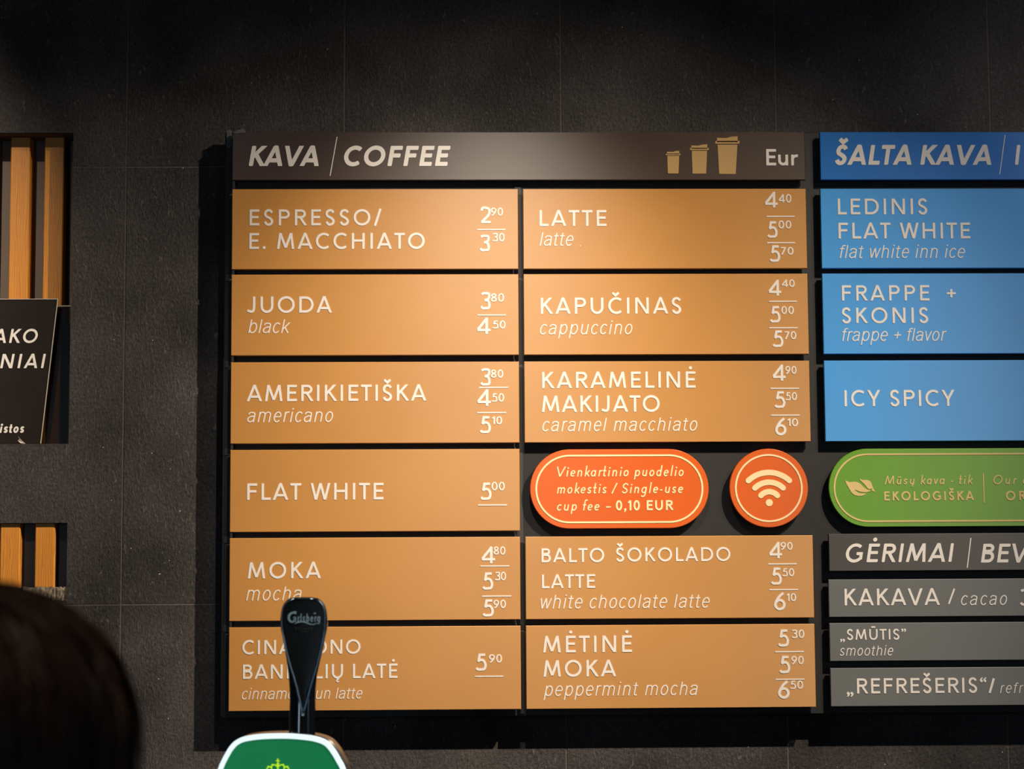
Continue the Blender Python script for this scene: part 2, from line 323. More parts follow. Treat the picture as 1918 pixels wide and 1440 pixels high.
    if ch == 'a':
        W = ow*.94; return [(cr([(.05*W+h*.4, X*.74), (.16*W, X*.92-h*.5), (W*.46, X-h), (W-h-.03, X*.88-h*.4), (W-h, X*.66)], 4)+[(W-h, .12), (W-h*.8, 0)], 'b'),
                            (cr([(W-h, X*.57), (W*.52, X*.565), (h+.03, X*.43), (h, X*.24), (W*.24, X*.05+h*.6), (W*.46, h-.005), (W*.74, X*.10+h*.4), (W-h, X*.27)], 4), 'b')], W, RO, ST*.9
    if ch == 'c': return [(arc(ow*.5, X/2, ow*.5-h, ry+.01, 42, 322, 18), 'b')], ow*.93, RO, OP*.7
    if ch == 'e': return [([(h*.6, X*.52), (ow-h*1.2, X*.52)], 'b'), (arc(ow*.5, X/2, ow*.5-h, ry+.01, 3, 318, 22), 'b')], ow*.98, RO, OP
    if ch == 'n': return [([(h, 0), (h, X)], 'b'), (arch(0, nw), 'b')], nw, ST, ST
    if ch == 'm': m2 = nw*.94; return [([(h, 0), (h, X)], 'b'), (arch(0, m2), 'b'), (arch(m2-w, m2), 'b')], 2*m2-w, ST, ST
    if ch == 'h': return [([(h, 0), (h, A)], 'b'), (arch(0, nw), 'b')], nw, ST, ST
    if ch == 'u': return [([(nw-h, 0), (nw-h, X)], 'b'), ([(h, X)]+arc(nw/2, h+(nw/2-h)*1.02, nw/2-h, (nw/2-h)*1.06, 180, 350, 10)+[(nw-h, X*.5)], 'b')], nw, ST, ST
    if ch == 'r': return [([(h, 0), (h, X)], 'b'), ([(h, X*.5)]+arc(h+nw*.42, X-h-nw*.36, nw*.42, nw*.38, 165, 72, 7), 'b')], nw*.62, ST, DI
    if ch == 'i': return [([(h, 0), (h, X)], 'b'), ([(h, X+.20*A)], ('d', w*.66))], w, ST, ST
    if ch == 'l': return [([(h, 0), (h, A)], 'b')], w, ST, ST
    if ch == 'k': W = nw*.96; return [([(h, 0), (h, A)], 'b'), ([(h, X*.34), (W-.02, X)], 'b'), ([(W*.38, X*.58), (W, 0)], 'b')], W, ST, DI
    if ch == 'v': W = nw*1.05; return [([(h, X), (W/2, h*.3)], 'b'), ([(W-h, X), (W/2, h*.3)], 'b')], W, DI, DI
    if ch == 'w': W = ow*1.52; return [([(h, X), (W*.29, h*.3)], 'b'), ([(W/2, X), (W*.29, h*.3)], 'b'), ([(W/2, X), (W*.71, h*.3)], 'b'), ([(W-h, X), (W*.71, h*.3)], 'b')], W, DI, DI
    if ch == 'y': W = nw*1.05; return [([(h, X), (W/2, h*.3)], 'b'), ([(W-h, X), (W*.3, -.28)], 'b')], W, DI, DI
    if ch == 's': return [(sbox(ow*.80, X+.01, w), 'b')], ow*.80, RO, RO
    if ch == 't': return [([(.17, A*.95), (.17, X*.26)]+cr([(.17, X*.26), (.20, h+.015), (.30, h-.005), (.37, h+.01)], 3)[1:], 'b'), ([(0, X-h), (.35, X-h)], 'b')], .37, DI, OP
    if ch == 'f': return [([(.16, 0), (.16, A*.78)]+cr([(.16, A*.78), (.19, A*.93), (.29, A*1.0-h), (.40, A-h*1.2)], 3)[1:], 'b'), ([(0, X-h), (.34, X-h)], 'b')], .38, DI, -.02
    raise KeyError(ch)
def clip(poly, lo, hi):
    for sgn, lim in ((1, lo), (-1, -hi)):
        out = []
        for i in range(len(poly)):
            a, b = poly[i-1], poly[i]; da, db = sgn*a[1]-lim, sgn*b[1]-lim
            if (da >= 0) != (db >= 0): t = da/(da-db); out.append((a[0]+(b[0]-a[0])*t, a[1]+(b[1]-a[1])*t))
            if db >= 0: out.append(b)
        poly = out
        if len(poly) < 3: return []
    return poly
def ribbon(pts, mode, w):
    """convex polygons of one stroke"""
    if isinstance(mode, tuple): r = mode[1]; x, y = pts[0]; return [[(x+r*math.cos(2*PI*k/14), y+r*math.sin(2*PI*k/14)) for k in range(14)]]
    P = [pts[0]]
    for p in pts[1:]:
        if math.dist(p, P[-1]) > 1e-5: P.append(p)
    n = len(P); closed = mode == 'l'; L = []; Rr = []
    for i in range(n):
        a = P[i-1] if (i or closed) else None; b = P[(i+1) % n] if (i < n-1 or closed) else None; p = P[i]
        d1 = (Vector(p)-Vector(a)).normalized() if a else None; d2 = (Vector(b)-Vector(p)).normalized() if b else None
        d1 = d1 or d2; d2 = d2 or d1
        t = d1+d2; t = t.normalized() if t.length > 1e-6 else d1; k = min(1/max(t.dot(d1), .3), 1.9)*w/2
        if mode == 't': k *= 1.0-.65*i/(n-1)
        L.append((p[0]-t.y*k, p[1]+t.x*k)); Rr.append((p[0]+t.y*k, p[1]-t.x*k))
    out = [[Rr[i], Rr[(i+1) % n], L[(i+1) % n], L[i]] for i in range(n if closed else n-1)]
    if mode in 'bm' :                                     # soften the corners of both ends
        c = .16*w
        for end in (0, -1):
            q = out[end]; A_, B_, C_, D_ = [Vector(v) for v in q[:4]]
            if (B_-A_).length < 2.2*c: continue
            if end == 0: e = (D_-A_).normalized()*c; f = (B_-A_).normalized()*c; g = (C_-D_).normalized()*c; out[0] = [A_+f, B_, C_, D_+g, D_-e, A_+e]; out[0] = [tuple(v) for v in out[0]]
            else:
                if len(q) == 6: D0, D1, A1 = [Vector(v) for v in q[3:]]; g = (C_-B_).normalized()*c; f = (B_-A_).normalized()*c; out[-1] = [tuple(v) for v in (A_, B_-f, B_+g, C_-g, C_-f, D0, D1, A1)]
                else: g = (C_-B_).normalized()*c; f = (B_-A_).normalized()*c; out[-1] = [tuple(v) for v in (A_, B_-f, B_+g, C_-g, C_-f, D_)]
    return out
STY = {  # weight, shear, x-height, ascender, o-width, single-storey a
    'med': dict(w=.146, sh=0, xh=.64, asc=1.08, o=1.0, single=True),
    'reg': dict(w=.125, sh=0, xh=.64, asc=1.08, o=1.0, single=True),
    'bold': dict(w=.185, sh=0, xh=.64, asc=1.08, o=1.0, single=True),
    'boldi': dict(w=.205, sh=.17, xh=.66, asc=1.08, o=1.0, single=True),
    'semi': dict(w=.165, sh=.0, xh=.66, asc=1.08, o=1.0, single=True),
    'semii': dict(w=.165, sh=.17, xh=.66, asc=1.08, o=1.0, single=True),
    'lti': dict(w=.086, sh=.20, xh=.765, asc=1.0, o=.72, single=False),
    'bri': dict(w=.125, sh=.18, xh=.63, asc=1.10, o=.80, single=True),
    'gri': dict(w=.125, sh=.16, xh=.63, asc=1.08, o=.86, single=True),
    'sup': dict(tmax=.0, w=.15, sh=0, xh=.64, asc=1.08, o=1.0, single=True),
    'tap': dict(w=.14, sh=.05, xh=.80, asc=1.30, o=.60, single=False),
}
def text_polys(txt, style, W=None):
    """glyph polygons in units of the cap height, tracked to the ink width W"""
    st = STY[style]; w = st['w']
    items = []; x = 0; prev = 0; gaps = 0
    gl = [None if c == ' ' else cap(c, w, st) for c in txt]
    def lay(tr):
        x = 0; pos = []; first = True
        for g in gl:
            if g is None: x += .34 + tr; pos.append(None); continue
            x += 0 if first else g[2]; first = False
            pos.append(x); x += g[1]+g[3]+tr
        return pos
    p0 = lay(0); last = max(i for i, g in enumerate(gl) if g)
    sh = st['sh']
    def ink(pos):
        lo = 1e9; hi = -1e9
        for g, px in ((gl[0], pos[0]), (gl[last], pos[last])):
            for pts, mode in g[0]:
                for pl in ribbon(pts, mode, w):
                    if mode == 'c': pl = clip(pl, 0, 1)
                    for q in pl: xx = q[0]+px+q[1]*sh; lo = min(lo, xx); hi = max(hi, xx)
        return lo, hi
    lo, hi = ink(p0); sx = 1.0; tr = 0
    if W is not None:
        if last > 0: tr = (W-(hi-lo))/last
        if last == 0: sx = max(.8, min(1.25, W/(hi-lo)))
        elif tr < -.07 or tr > st.get('tmax', .34):                    # keep the rhythm: share the rest between width and tracking
            t2 = max(-.07, min(tr, st.get('tmax', .34))); sx = W/((hi-lo)+t2*last); sx = max(.6, min(1.4, sx)); tr = (W/sx-(hi-lo))/last
        pos = lay(tr); lo, hi = ink(pos)
    else: pos = p0
    out = []
    for g, px in zip(gl, pos):
        if g is None: continue
        for si, (pts, mode) in enumerate(g[0]):
            for pl in ribbon(pts, mode, w):
                if mode == 'c': pl = clip(pl, 0, 1)
                if len(pl) >= 3: out.append(([((q[0]+px+q[1]*sh-lo)*sx, q[1]) for q in pl], si))
    return out
LET = .0005
def put(polys, x0, zb, sc, yf, m, name, parent, th=LET):
    mb = MB()
    for pl, si in polys: mb.poly([(x0+x*sc, zb+y*sc) for x, y in pl], yf-th-si*2.5e-5, yf)
    return mb.build(name, m, parent)
def zoomer(ox, oy, s): return lambda x, y: (ox+x/s, oy+y/s)
def T(Z, txt, x0, x1, yt, yb, style, parent, m, name='lettering', yf=-.04):
    ax, az = at(*Z(x0, yb), yf); bx, bz = at(*Z(x1, yb), yf); tx, tz = at(*Z(x0, yt), yf)
    sc = tz-az; return put(text_polys(txt, style, (bx-ax)/sc), ax, az, sc, yf, m, name, parent)
def bar(Z, x0, x1, y, t, parent, m, yf=-.04):
    ax, az = at(*Z(x0, y), yf); bx, _ = at(*Z(x1, y), yf); h = t*.00022/2
    mb = MB(); mb.poly([(ax, az-h), (bx, az-h), (bx, az+h), (ax, az+h)], yf-LET, yf); return mb.build('price_line', m, parent)
def seg(Z, a, b, t, parent, m, name='dividing_line', yf=-.04):
    p = Vector(at(*Z(*a), yf)); q = Vector(at(*Z(*b), yf)); d = (q-p).normalized()*(t/2); n = Vector((-d.y, d.x))
    mb = MB(); mb.poly([tuple(p+n), tuple(p-n), tuple(q-n), tuple(q+n)], yf-LET, yf); return mb.build(name, m, parent)
def prices(Z, rows, parent, m):
    for r in rows:
        if r[0] == '_': bar(Z, r[1], r[2], r[3], 7.5, parent, m)
        else:
            d, x0, x1, yt, yb, s, sx0, sx1, st_, sb = r
            T(Z, d, x0, x1, yt, yb, 'med', parent, m, 'price'); T(Z, s, sx0, sx1, st_, sb, 'sup', parent, m, 'price')

# ------------------------------------------------------------------ the setting: tiled wall with two niches
z_ = lambda r: EYE+r
NX = -.5272; N1 = (z_(.2173), z_(.6497)); N2 = (z_(.0209), z_(.1093)); NL = -1.15
wall = MB(); wall.box(-2.3, 2.3, .075, .16, 0, 3.6); wall_o = struct(wall.build('wall_back', m_grout))
def cells(xs, zs, holes, keep):
    return [(xs[i], xs[i+1], zs[j], zs[j+1]) for i in range(len(xs)-1) for j in range(len(zs)-1) if keep((xs[i]+xs[i+1])/2, (zs[j]+zs[j+1])/2)]
holes = [(NL, NX, *N1), (NL, NX, *N2)]
def hollow(x0, x1, z0, z1, yf, yb, b):
    """a slab with the niches cut out of it, eased edges on its outside"""
    hs = [(max(x0, a), min(x1, c), max(z0, d), min(z1, e)) for a, c, d, e in holes]; hs = [h for h in hs if h[0] < h[1]-1e-6 and h[2] < h[3]-1e-6]
    mb = MB()
    if not hs: mb.box(x0, x1, yf, yb, z0, z1, b); return mb
    xs = sorted({x0, x1, *[h[0] for h in hs], *[h[1] for h in hs]}); zs = sorted({z0, z1, *[h[2] for h in hs], *[h[3] for h in hs]})
    keep = lambda x, z: not any(h[0] < x < h[1] and h[2] < z < h[3] for h in hs)
    inside = lambda x, z: x0 < x < x1 and z0 < z < z1 and keep(x, z)
    for a, c, d, e in cells(xs, zs, hs, keep):
        mb.add([(a,yf,d),(c,yf,d),(c,yf,e),(a,yf,e)], [(0,1,2,3)])
        mx, mz = (a+c)/2, (d+e)/2; eps = 1e-5
        if not inside(a-eps, mz): mb.add([(a,yb,d),(a,yf,d),(a,yf,e),(a,yb,e)], [(0,1,2,3)])
        if not inside(c+eps, mz): mb.add([(c,yf,d),(c,yb,d),(c,yb,e),(c,yf,e)], [(0,1,2,3)])
        if not inside(mx, d-eps): mb.add([(a,yb,d),(c,yb,d),(c,yf,d),(a,yf,d)], [(0,1,2,3)])
        if not inside(mx, e+eps): mb.add([(a,yf,e),(c,yf,e),(c,yb,e),(a,yb,e)], [(0,1,2,3)])
    return mb
hollow(-2.3, 2.3, 0, 3.6, .0006, .075, 0).build('grout_bed', m_grout, wall_o)
GX, GZ, PX, PZ, J = -.4532, z_(-.0019), .302, .6035, .0008
for i in range(-5, 8):
    for j in range(-3, 4):
        x0, x1 = GX+i*PX+J, GX+(i+1)*PX-J; z0, z1 = max(GZ+j*PZ+J, 0), min(GZ+(j+1)*PZ-J, 3.6)
        if x0 > 2.2 or x1 < -2.2 or z1 <= z0: continue
        dy = random.uniform(-.0002, .0002)
        hollow(x0, x1, z0, z1, dy, .0015+.004, .0006).build('tile', m_tile, wall_o)
f = MB(); f.box(-2.3, 2.3, -7.5, .16, -.05, 0); struct(f.build('floor', m_floor))
f = MB(); f.box(-2.3, 2.3, -7.5, .16, 3.6, 3.65); struct(f.build('ceiling', m_ceil))
# niche backs and slats
mb = MB(); mb.box(NL, NX, .052, .0755, N1[0], N1[1]); mb.build('niche_back', m_niche, wall_o)
mb = MB(); mb.box(NL, NX, .022, .0755, N2[0], N2[1]); mb.build('niche_back', m_niche_blk, wall_o)
for k in range(12):
    x1 = -.5444-k*.0472
    if x1-.027 < NL: break
    mb = MB(); mb.box(x1-.0268, x1, .026, .052, N1[0], N1[1], .0012); mb.build('wood_slat', m_wood, wall_o)
for k in range(12):
    x1 = -.5448-k*.0472
    if x1-.027 < NL: break
    mb = MB(); mb.box(x1-.0268, x1, .005, .022, N2[0], N2[1], .0012); mb.build('wood_slat', m_wood, wall_o)
# rough mortar at the lower niche's sill
mb = MB(); rnd = random.Random(3); n = 26; xs = [NX-.0005-.058*i/(n-1) for i in range(n)]
rows = []
for r in range(5):
    rows.append([(x, -.0010-.0022*rnd.random()*(0 < r < 4), N2[0]+.0015-.0185*r/4+rnd.uniform(-.0012, .0012)) for x in xs])
for r in range(4):
    mb.add(rows[r]+rows[r+1], [(i, n+i, n+i+1, i+1) for i in range(n-1)])
m_mortar = mat('crumbled_mortar', (120, 108, 94), rough=.8, noise=(160, .6, 5), bump=(300, .8, .001))
mb.build('mortar_edge', m_mortar, wall_o)

# ------------------------------------------------------------------ smoked pane and poster in the upper niche
m_smoke = mat('smoked_plastic', (16, 11, 8), rough=.25, spec=.12, alpha=.5)
mb = MB(); mb.box(NL+.01, NX-.0008, .020, .023, N1[0]+.0005, z_(.4105)); pane = tag(mb.build('smoked_pane', m_smoke), 'smoked plastic pane standing behind the black poster in the upper wall niche', 'pane')
mb = MB(); mb.box(NL+.01, NX-.0008, .0192, .0236, z_(.4105)-.0012, z_(.4105)+.0004); mb.build('pane_edge', m_edge, pane)
PT, PB = at(108, 561, .006), at(76, 832, .006)
py0, py1 = .004, .006
pz1, pz0 = PT[1], N1[0]+.0008
poster = empty('poster', (-.72, .006, pz0)); tag(poster, 'black poster with slanted edge and large white capitals, leaning in the left wall niche', 'poster')
poster_off = Vector((-.72, .006, pz0))
def child_fix(o, root): o.matrix_parent_inverse = Matrix.Translation(-root.location); return o
mb = MB(); mb.poly([(-1.00, pz1), (-.98, pz0), (PB[0], pz0), (PT[0], pz1)], .0045, .006, back=True); child_fix(mb.build('poster_sheet', m_poster, poster), poster)
mb = MB(); e = .0009
mb.poly([(PB[0], pz0), (PB[0]+e, pz0), (PT[0]+e, pz1+e), (PT[0], pz1)], .0035, .0065); mb.poly([(-1.0, pz1), (PT[0], pz1), (PT[0]+e, pz1+e), (-1.0, pz1+e)], .0035, .0065)
child_fix(mb.build('poster_edge', m_edge, poster), poster)
Zp = zoomer(0, 540, 4.5)
for t, a, b, c, d in (('AKO', -62, 318, 343, 460), ('NIAI', 2, 385, 553, 673)):
    child_fix(T(Zp, t, a, b, c, d, 'semii', poster, m_white, yf=.0045), poster)
STY['pos'] = dict(w=.20, sh=.17, xh=.74, asc=1.05, o=.80, single=True)
child_fix(T(Zp, 'istos', -3, 205, 1146, 1218, 'pos', poster, m_white, yf=.0045), poster)
mb = MB(); pts = []   # curled printed ribbon at the foot
path = [(135, 1255), (150, 1285), (175, 1305), (215, 1318)]
wd = [22, 30, 26, 8]
for i, (a, b) in enumerate(path):
    p = Vector(at(*Zp(a, b), .004)); q = Vector(at(*Zp(a+wd[i], b-wd[i]*.35), .004)); pts.append((p, q))
mb.add([v for p, q in pts for v in ((p.x, .0042-.0012*math.sin(p.x*600), p.y), (q.x, .0040, q.y))], [(2*i, 2*i+1, 2*i+3, 2*i+2) for i in range(3)])
child_fix(mb.build('curled_tape', mat('grey_film', (150, 140, 132), rough=.35), poster), poster)

# ------------------------------------------------------------------ menu board: backing with rails
BX0, BX1, BZ0, BZ1 = -.3140, 1.42, z_(-.1545), z_(.6445)
frame = empty('menu_board_frame', (BX0, 0, BZ0)); tag(frame, 'black backing board with thin rails that carries all the menu panels', 'menu board')
def fb(mb, name, m): return child_fix(mb.build(name, m, frame), frame)
mb = MB(); mb.box(BX0, BX1, -.0265, -.0150, BZ0, BZ1, .0008); fb(mb, 'back_plate', m_back)
for x in (-.28, .10, .50, .9, 1.35):
    mb = MB(); mb.box(x, x+.03, -.0152, -.0, BZ0+.03, BZ1-.03); fb(mb, 'mounting_batten', m_back)
ROWS = [(.5625, .4515), (.4443, .3331), (.3241, .2132), (.2049, .0939), (.0860, -.0252), (-.0334, -.1448)]
def rail(x0, x1, z0, z1, yf=-.0278): mb = MB(); mb.box(x0, x1, yf, -.0262, z0, z1, .0004); fb(mb, 'rail', m_rail)
rail(.0845, .0935, BZ0+.003, z_(.568))
rail(BX0, BX0+.0014, BZ0+.003, z_(.33))
for a, b in zip(ROWS[:-1], ROWS[1:]):
    zc = z_((a[1]+b[0])/2)
    mb = MB(); mb.box(BX0+.0016, .0843, -.0275, -.0262, zc-.0105, zc-.0010, .0004); fb(mb, 'rail', m_rail)
for a, b in zip([.5750]+[r[1] for r in ROWS[:-1]], [r[0] for r in ROWS]):       # added blocks that stop light leaking through the sign gaps
    mb = MB(); mb.box(-.3020, -.2990, -.0385, -.0262, z_(b)+.0003, z_(a)-.0003); fb(mb, 'gap_light_stop', m_back)
# tape scraps on the top left corner
tape = empty('adhesive_tape', (BX0+.004, -.03, z_(.63))); tag(tape, 'scrap of clear adhesive tape stuck on the top left corner of the brown header', 'tape')
m_tape = mat('clear_tape', (120, 125, 122), rough=.3, alpha=.45, bump=(300, .6, .002))
A_ = [at(425, 243, -.03), at(434, 244, -.03), at(434.5, 272, -.03), at(432, 277, -.03), at(427, 277, -.03), at(424.5, 272, -.03)]
mb = MB(); mb.poly(A_, -.0300, -.0265); child_fix(mb.build('tape_strip', m_tape, tape), tape)
A_ = [at(437, 247.5, -.041), at(455, 240, -.041), at(461, 246, -.041), at(459, 248.5, -.041), at(440, 250.5, -.041)]
mb = MB(); mb.poly(A_, -.0416, -.040); child_fix(mb.build('tape_strip', m_tape, tape), tape)

YF = -.040
def panel(x0, x1, z0, z1, m, label, group):
    mb = MB(); mb.box(x0, x1, YF, YF+.006, z_(z0), z_(z1), .0007); o = mb.build('menu_sign', m); tag(o, label, 'sign', group)
    for sx in (x0+.03, x1-.04):
        for sz in (z0+.010, z1-.020): s = MB(); s.box(sx, sx+.01, YF+.0058, -.0266, z_(sz), z_(sz)+.01); s.build('standoff', m_back, o)
    return o
XL, XM, XN, XR = -.3026, .0886, .0956, .4856
BL0, BL1 = .5057, .8960
GT = 'tan coffee menu panels'
Z1 = zoomer(400, 230, 3.307); Z2 = zoomer(960, 230, 3.307); Z3 = zoomer(1480, 230, 4.379); Z4 = zoomer(400, 500, 3.307); Z5 = zoomer(960, 500, 3.307)
Z6 = zoomer(1500, 500, 4.234); Z7 = zoomer(400, 830, 3.307); Z8 = zoomer(960, 830, 3.307); Z9 = zoomer(1500, 830, 4.115); Z10 = zoomer(400, 1100, 3.307)
Z11 = zoomer(960, 1150, 3.307); Z12 = zoomer(1500, 1150, 4.589)
W_ = m_white
# brown header
p = panel(XL, XR, .5750, .6420, m_brown, 'wide dark brown header panel reading KAVA / COFFEE with three cup pictures and Eur', 'header panels of the menu')
T(Z1, 'KAVA', 218, 652, 143, 268, 'boldi', p, W_); T(Z1, 'COFFEE', 808, 1468, 143, 268, 'boldi', p, W_)
seg(Z1, (765, 87), (722, 328), .0011, p, W_)
T(Z2, 'Eur', 1572, 1770, 163, 264, 'semi', p, W_)
m_cup = mat('sand_cup_print', (176, 142, 88), rough=.5)
def cup(x, y0, y1, wt, wb):
    """paper cup drawing: x centre, lid top, base, widths in zoom pixels"""
    H = y1-y0; lid = y0+H*.145; rim = y0+H*.20
    P = lambda pts: [at(*Z2(a, b), YF) for a, b in pts]
    mb = MB()
    mb.poly(P([(x-wt*.43, y0+H*.03), (x-wt*.05, y0+H*.04), (x+wt*.15, y0), (x+wt*.42, y0-H*.01), (x+wt*.42, lid), (x-wt*.43, lid)]), YF-LET, YF)
    mb.poly(P([(x-wt*.5, lid-H*.03), (x+wt*.5, lid-H*.03), (x+wt*.5, rim-H*.01), (x-wt*.5, rim-H*.01)]), YF-LET, YF)
    o = mb.build('cup_picture', m_cup, p)
    mb = MB(); mb.poly(P([(x-wt*.41, rim+H*.015), (x+wt*.41, rim+H*.015), (x+wb*.5, y1), (x-wb*.5, y1)]), YF-LET, YF); mb.build('cup_picture', m_cup, p)
cup(995, 175, 314, 90, 66); cup(1157, 135, 315, 116, 84); cup(1331, 86, 317, 150, 102)
# left column
r = ROWS
p = panel(XL, XM, r[0][1], r[0][0], m_tan, 'tan panel reading ESPRESSO / E. MACCHIATO, top left below the brown header', GT)
T(Z1, 'ESPRESSO/', 223, 1040, 537, 636, 'med', p, W_); T(Z1, 'E. MACCHIATO', 221, 1308, 683, 782, 'med', p, W_)
prices(Z1, [('2', 1652, 1717, 520, 622, '90', 1718, 1793, 526, 575), ('_', 1634, 1808, 661), ('3', 1647, 1712, 694, 795, '30', 1727, 1803, 683, 735)], p, W_)
p = panel(XL, XM, r[1][1], r[1][0], m_tan, 'tan panel reading JUODA black, left column second from the top', GT)
T(Z4, 'JUODA', 207, 733, 183, 284, 'med', p, W_); T(Z4, 'black', 215, 473, 325, 410, 'lti', p, W_)
prices(Z4, [('3', 1652, 1716, 156, 262, '80', 1718, 1800, 164, 215), ('_', 1634, 1811, 298), ('4', 1632, 1716, 313, 415, '50', 1727, 1809, 332, 381)], p, W_)
p = panel(XL, XM, r[2][1], r[2][0], m_tan, 'tan panel reading AMERIKIETIŠKA americano with three prices', GT)
T(Z4, 'AMERIKIETIŠKA', 205, 1318, 731, 832, 'med', p, W_); T(Z4, 'americano', 208, 740, 877, 962, 'lti', p, W_)
prices(Z4, [('3', 1652, 1716, 628, 734, '80', 1718, 1795, 636, 686), ('_', 1645, 1825, 746), ('4', 1634, 1718, 757, 861, '50', 1722, 1800, 783, 834), ('_', 1634, 1813, 902), ('5', 1648, 1718, 924, 1028, '10', 1724, 1788, 926, 974)], p, W_)
p = panel(XL, XM, r[3][1], r[3][0], m_tan, 'tan panel reading FLAT WHITE with the single price 5.00', GT)
T(Z7, 'FLAT WHITE', 208, 1053, 249, 352, 'med', p, W_)
prices(Z7, [('5', 1652, 1722, 244, 350, '00', 1722, 1804, 240, 292), ('_', 1638, 1817, 383)], p, W_)
p = panel(XL, XM, r[4][1], r[4][0], m_tan, 'tan panel reading MOKA mocha, behind the top of the black tap handle', GT)
T(Z7, 'MOKA', 212, 665, 737, 838, 'med', p, W_); T(Z7, 'mocha', 202, 545, 888, 975, 'lti', p, W_)
prices(Z7, [('4', 1660, 1744, 640, 744, '80', 1735, 1808, 640, 690), ('_', 1652, 1832, 761), ('5', 1664, 1732, 800, 906, '30', 1742, 1812, 797, 849), ('_', 1664, 1845, 947), ('5', 1665, 1736, 967, 1072, '90', 1734, 1811, 970, 1021)], p, W_)
p = panel(XL, XM, r[5][1], r[5][0], m_tan, 'tan panel reading CINAMONO BANDELIŲ LATĖ, bottom left, partly hidden by the tap handle', GT)
T(Z10, 'CINAMONO', 178, 910, 327, 415, 'med', p, W_); T(Z10, 'BANDELIŲ LATĖ', 182, 1140, 478, 567, 'med', p, W_); T(Z10, 'cinnamon bun latte', 175, 922, 625, 694, 'lti', p, W_)
prices(Z10, [('5', 1622, 1692, 410, 515, '90', 1706, 1787, 415, 465), ('_', 1618, 1795, 551)], p, W_)
# middle column
p = panel(XN, XR, r[0][1], r[0][0], m_tan, 'tan panel reading LATTE latte, directly below the cup pictures of the header', GT)
T(Z2, 'LATTE', 168, 582, 541, 640, 'med', p, W_); T(Z2, 'latte', 168, 378, 678, 762, 'lti', p, W_); T(Z2, '.', 415, 425, 730, 764, 'med', p, W_)
prices(Z2, [('4', 1563, 1643, 428, 525, '40', 1648, 1727, 442, 494), ('_', 1573, 1747, 580), ('5', 1577, 1642, 610, 711, '00', 1647, 1727, 606, 655), ('_', 1577, 1750, 743), ('5', 1592, 1658, 759, 860, '70', 1660, 1741, 770, 817)], p, W_)
p = panel(XN, XR, r[1][1], r[1][0], m_tan, 'tan panel reading KAPUČINAS cappuccino', GT)
T(Z5, 'KAPUČINAS', 175, 1045, 190, 291, 'med', p, W_); T(Z5, 'cappuccino', 170, 743, 335, 418, 'lti', p, W_)
prices(Z5, [('4', 1586, 1665, 80, 178, '40', 1667, 1748, 78, 124), ('_', 1587, 1761, 213), ('5', 1594, 1660, 242, 343, '00', 1665, 1743, 243, 291), ('_', 1589, 1765, 377), ('5', 1610, 1678, 393, 495, '70', 1684, 1758, 399, 447)], p, W_)
p = panel(XN, XR, r[2][1], r[2][0], m_tan, 'tan panel reading KARAMELINĖ MAKIJATO caramel macchiato, above the orange signs', GT)
T(Z5, 'KARAMELINĖ', 184, 1134, 650, 751, 'med', p, W_); T(Z5, 'MAKIJATO', 182, 912, 797, 899, 'med', p, W_); T(Z5, 'caramel macchiato', 185, 1145, 935, 1018, 'lti', p, W_)
prices(Z5, [('4', 1611, 1692, 605, 705, '90', 1690, 1759, 614, 662), ('_', 1598, 1775, 752), ('5', 1622, 1690, 770, 872, '50', 1690, 1762, 776, 825), ('_', 1600, 1778, 918), ('6', 1627, 1697, 938, 1042, '10', 1702, 1769, 938, 986)], p, W_)
p = panel(XN, XR, r[4][1], r[4][0], m_tan, 'tan panel reading BALTO ŠOKOLADO LATTE white chocolate latte, below the orange signs', GT)
T(Z8, 'BALTO', 180, 568, 651, 738, 'med', p, W_); T(Z8, 'ŠOKOLADO', 642, 1350, 647, 733, 'med', p, W_); T(Z8, 'LATTE', 183, 512, 813, 898, 'med', p, W_); T(Z8, 'white chocolate latte', 175, 1222, 940, 1025, 'lti', p, W_)
prices(Z8, [('4', 1590, 1670, 612, 713, '90', 1660, 1735, 613, 660), ('_', 1583, 1759, 748), ('5', 1600, 1668, 770, 875, '50', 1670, 1745, 775, 824), ('_', 1592, 1770, 907), ('6', 1620, 1692, 928, 1034, '10', 1698, 1757, 930, 978)], p, W_)
p = panel(XN, XR, r[5][1], r[5][0], m_tan, 'tan panel reading MĖTINĖ MOKA peppermint mocha, bottom of the middle column', GT)
T(Z11, 'MĖTINĖ', 190, 740, 135, 238, 'med', p, W_); T(Z11, 'MOKA', 192, 642, 286, 388, 'med', p, W_); T(Z11, 'peppermint mocha', 192, 1147, 424, 508, 'lti', p, W_)
prices(Z11, [('5', 1643, 1713, 95, 200, '30', 1728, 1808, 97, 148), ('_', 1625, 1804, 233), ('5', 1652, 1720, 258, 365, '90', 1727, 1804, 260, 310), ('_', 1629, 1808, 404), ('6', 1645, 1717, 417, 523, '50', 1718, 1800, 413, 463)], p, W_)
# blue column
GB = 'light blue iced coffee panels'
p = panel(.5066, 1.289, .5750, .6420, m_blue_dk, 'deep blue header panel reading ŠALTA KAVA, right edge of the photo', 'header panels of the menu')
T(Z3, 'ŠALTA KAVA', 367, 1650, 182, 345, 'boldi', p, W_); seg(Z3, (1762, 100), (1718, 423), .0010, p, W_); T(Z3, 'I', 1843, 1892, 182, 345, 'boldi', p, W_)
p = panel(BL0, BL1, r[0][1], r[0][0], m_blue, 'light blue panel reading LEDINIS FLAT WHITE flat white inn ice', GB)
T(Z3, 'LEDINIS', 392, 1125, 622, 752, 'med', p, W_); T(Z3, 'FLAT WHITE', 397, 1478, 820, 950, 'med', p, W_); T(Z3, 'flat white inn ice', 407, 1435, 1003, 1110, 'lti', p, W_)
p = panel(BL0, BL1, r[1][1], r[1][0], m_blue, 'light blue panel reading FRAPPE + SKONIS frappe + flavor', GB)
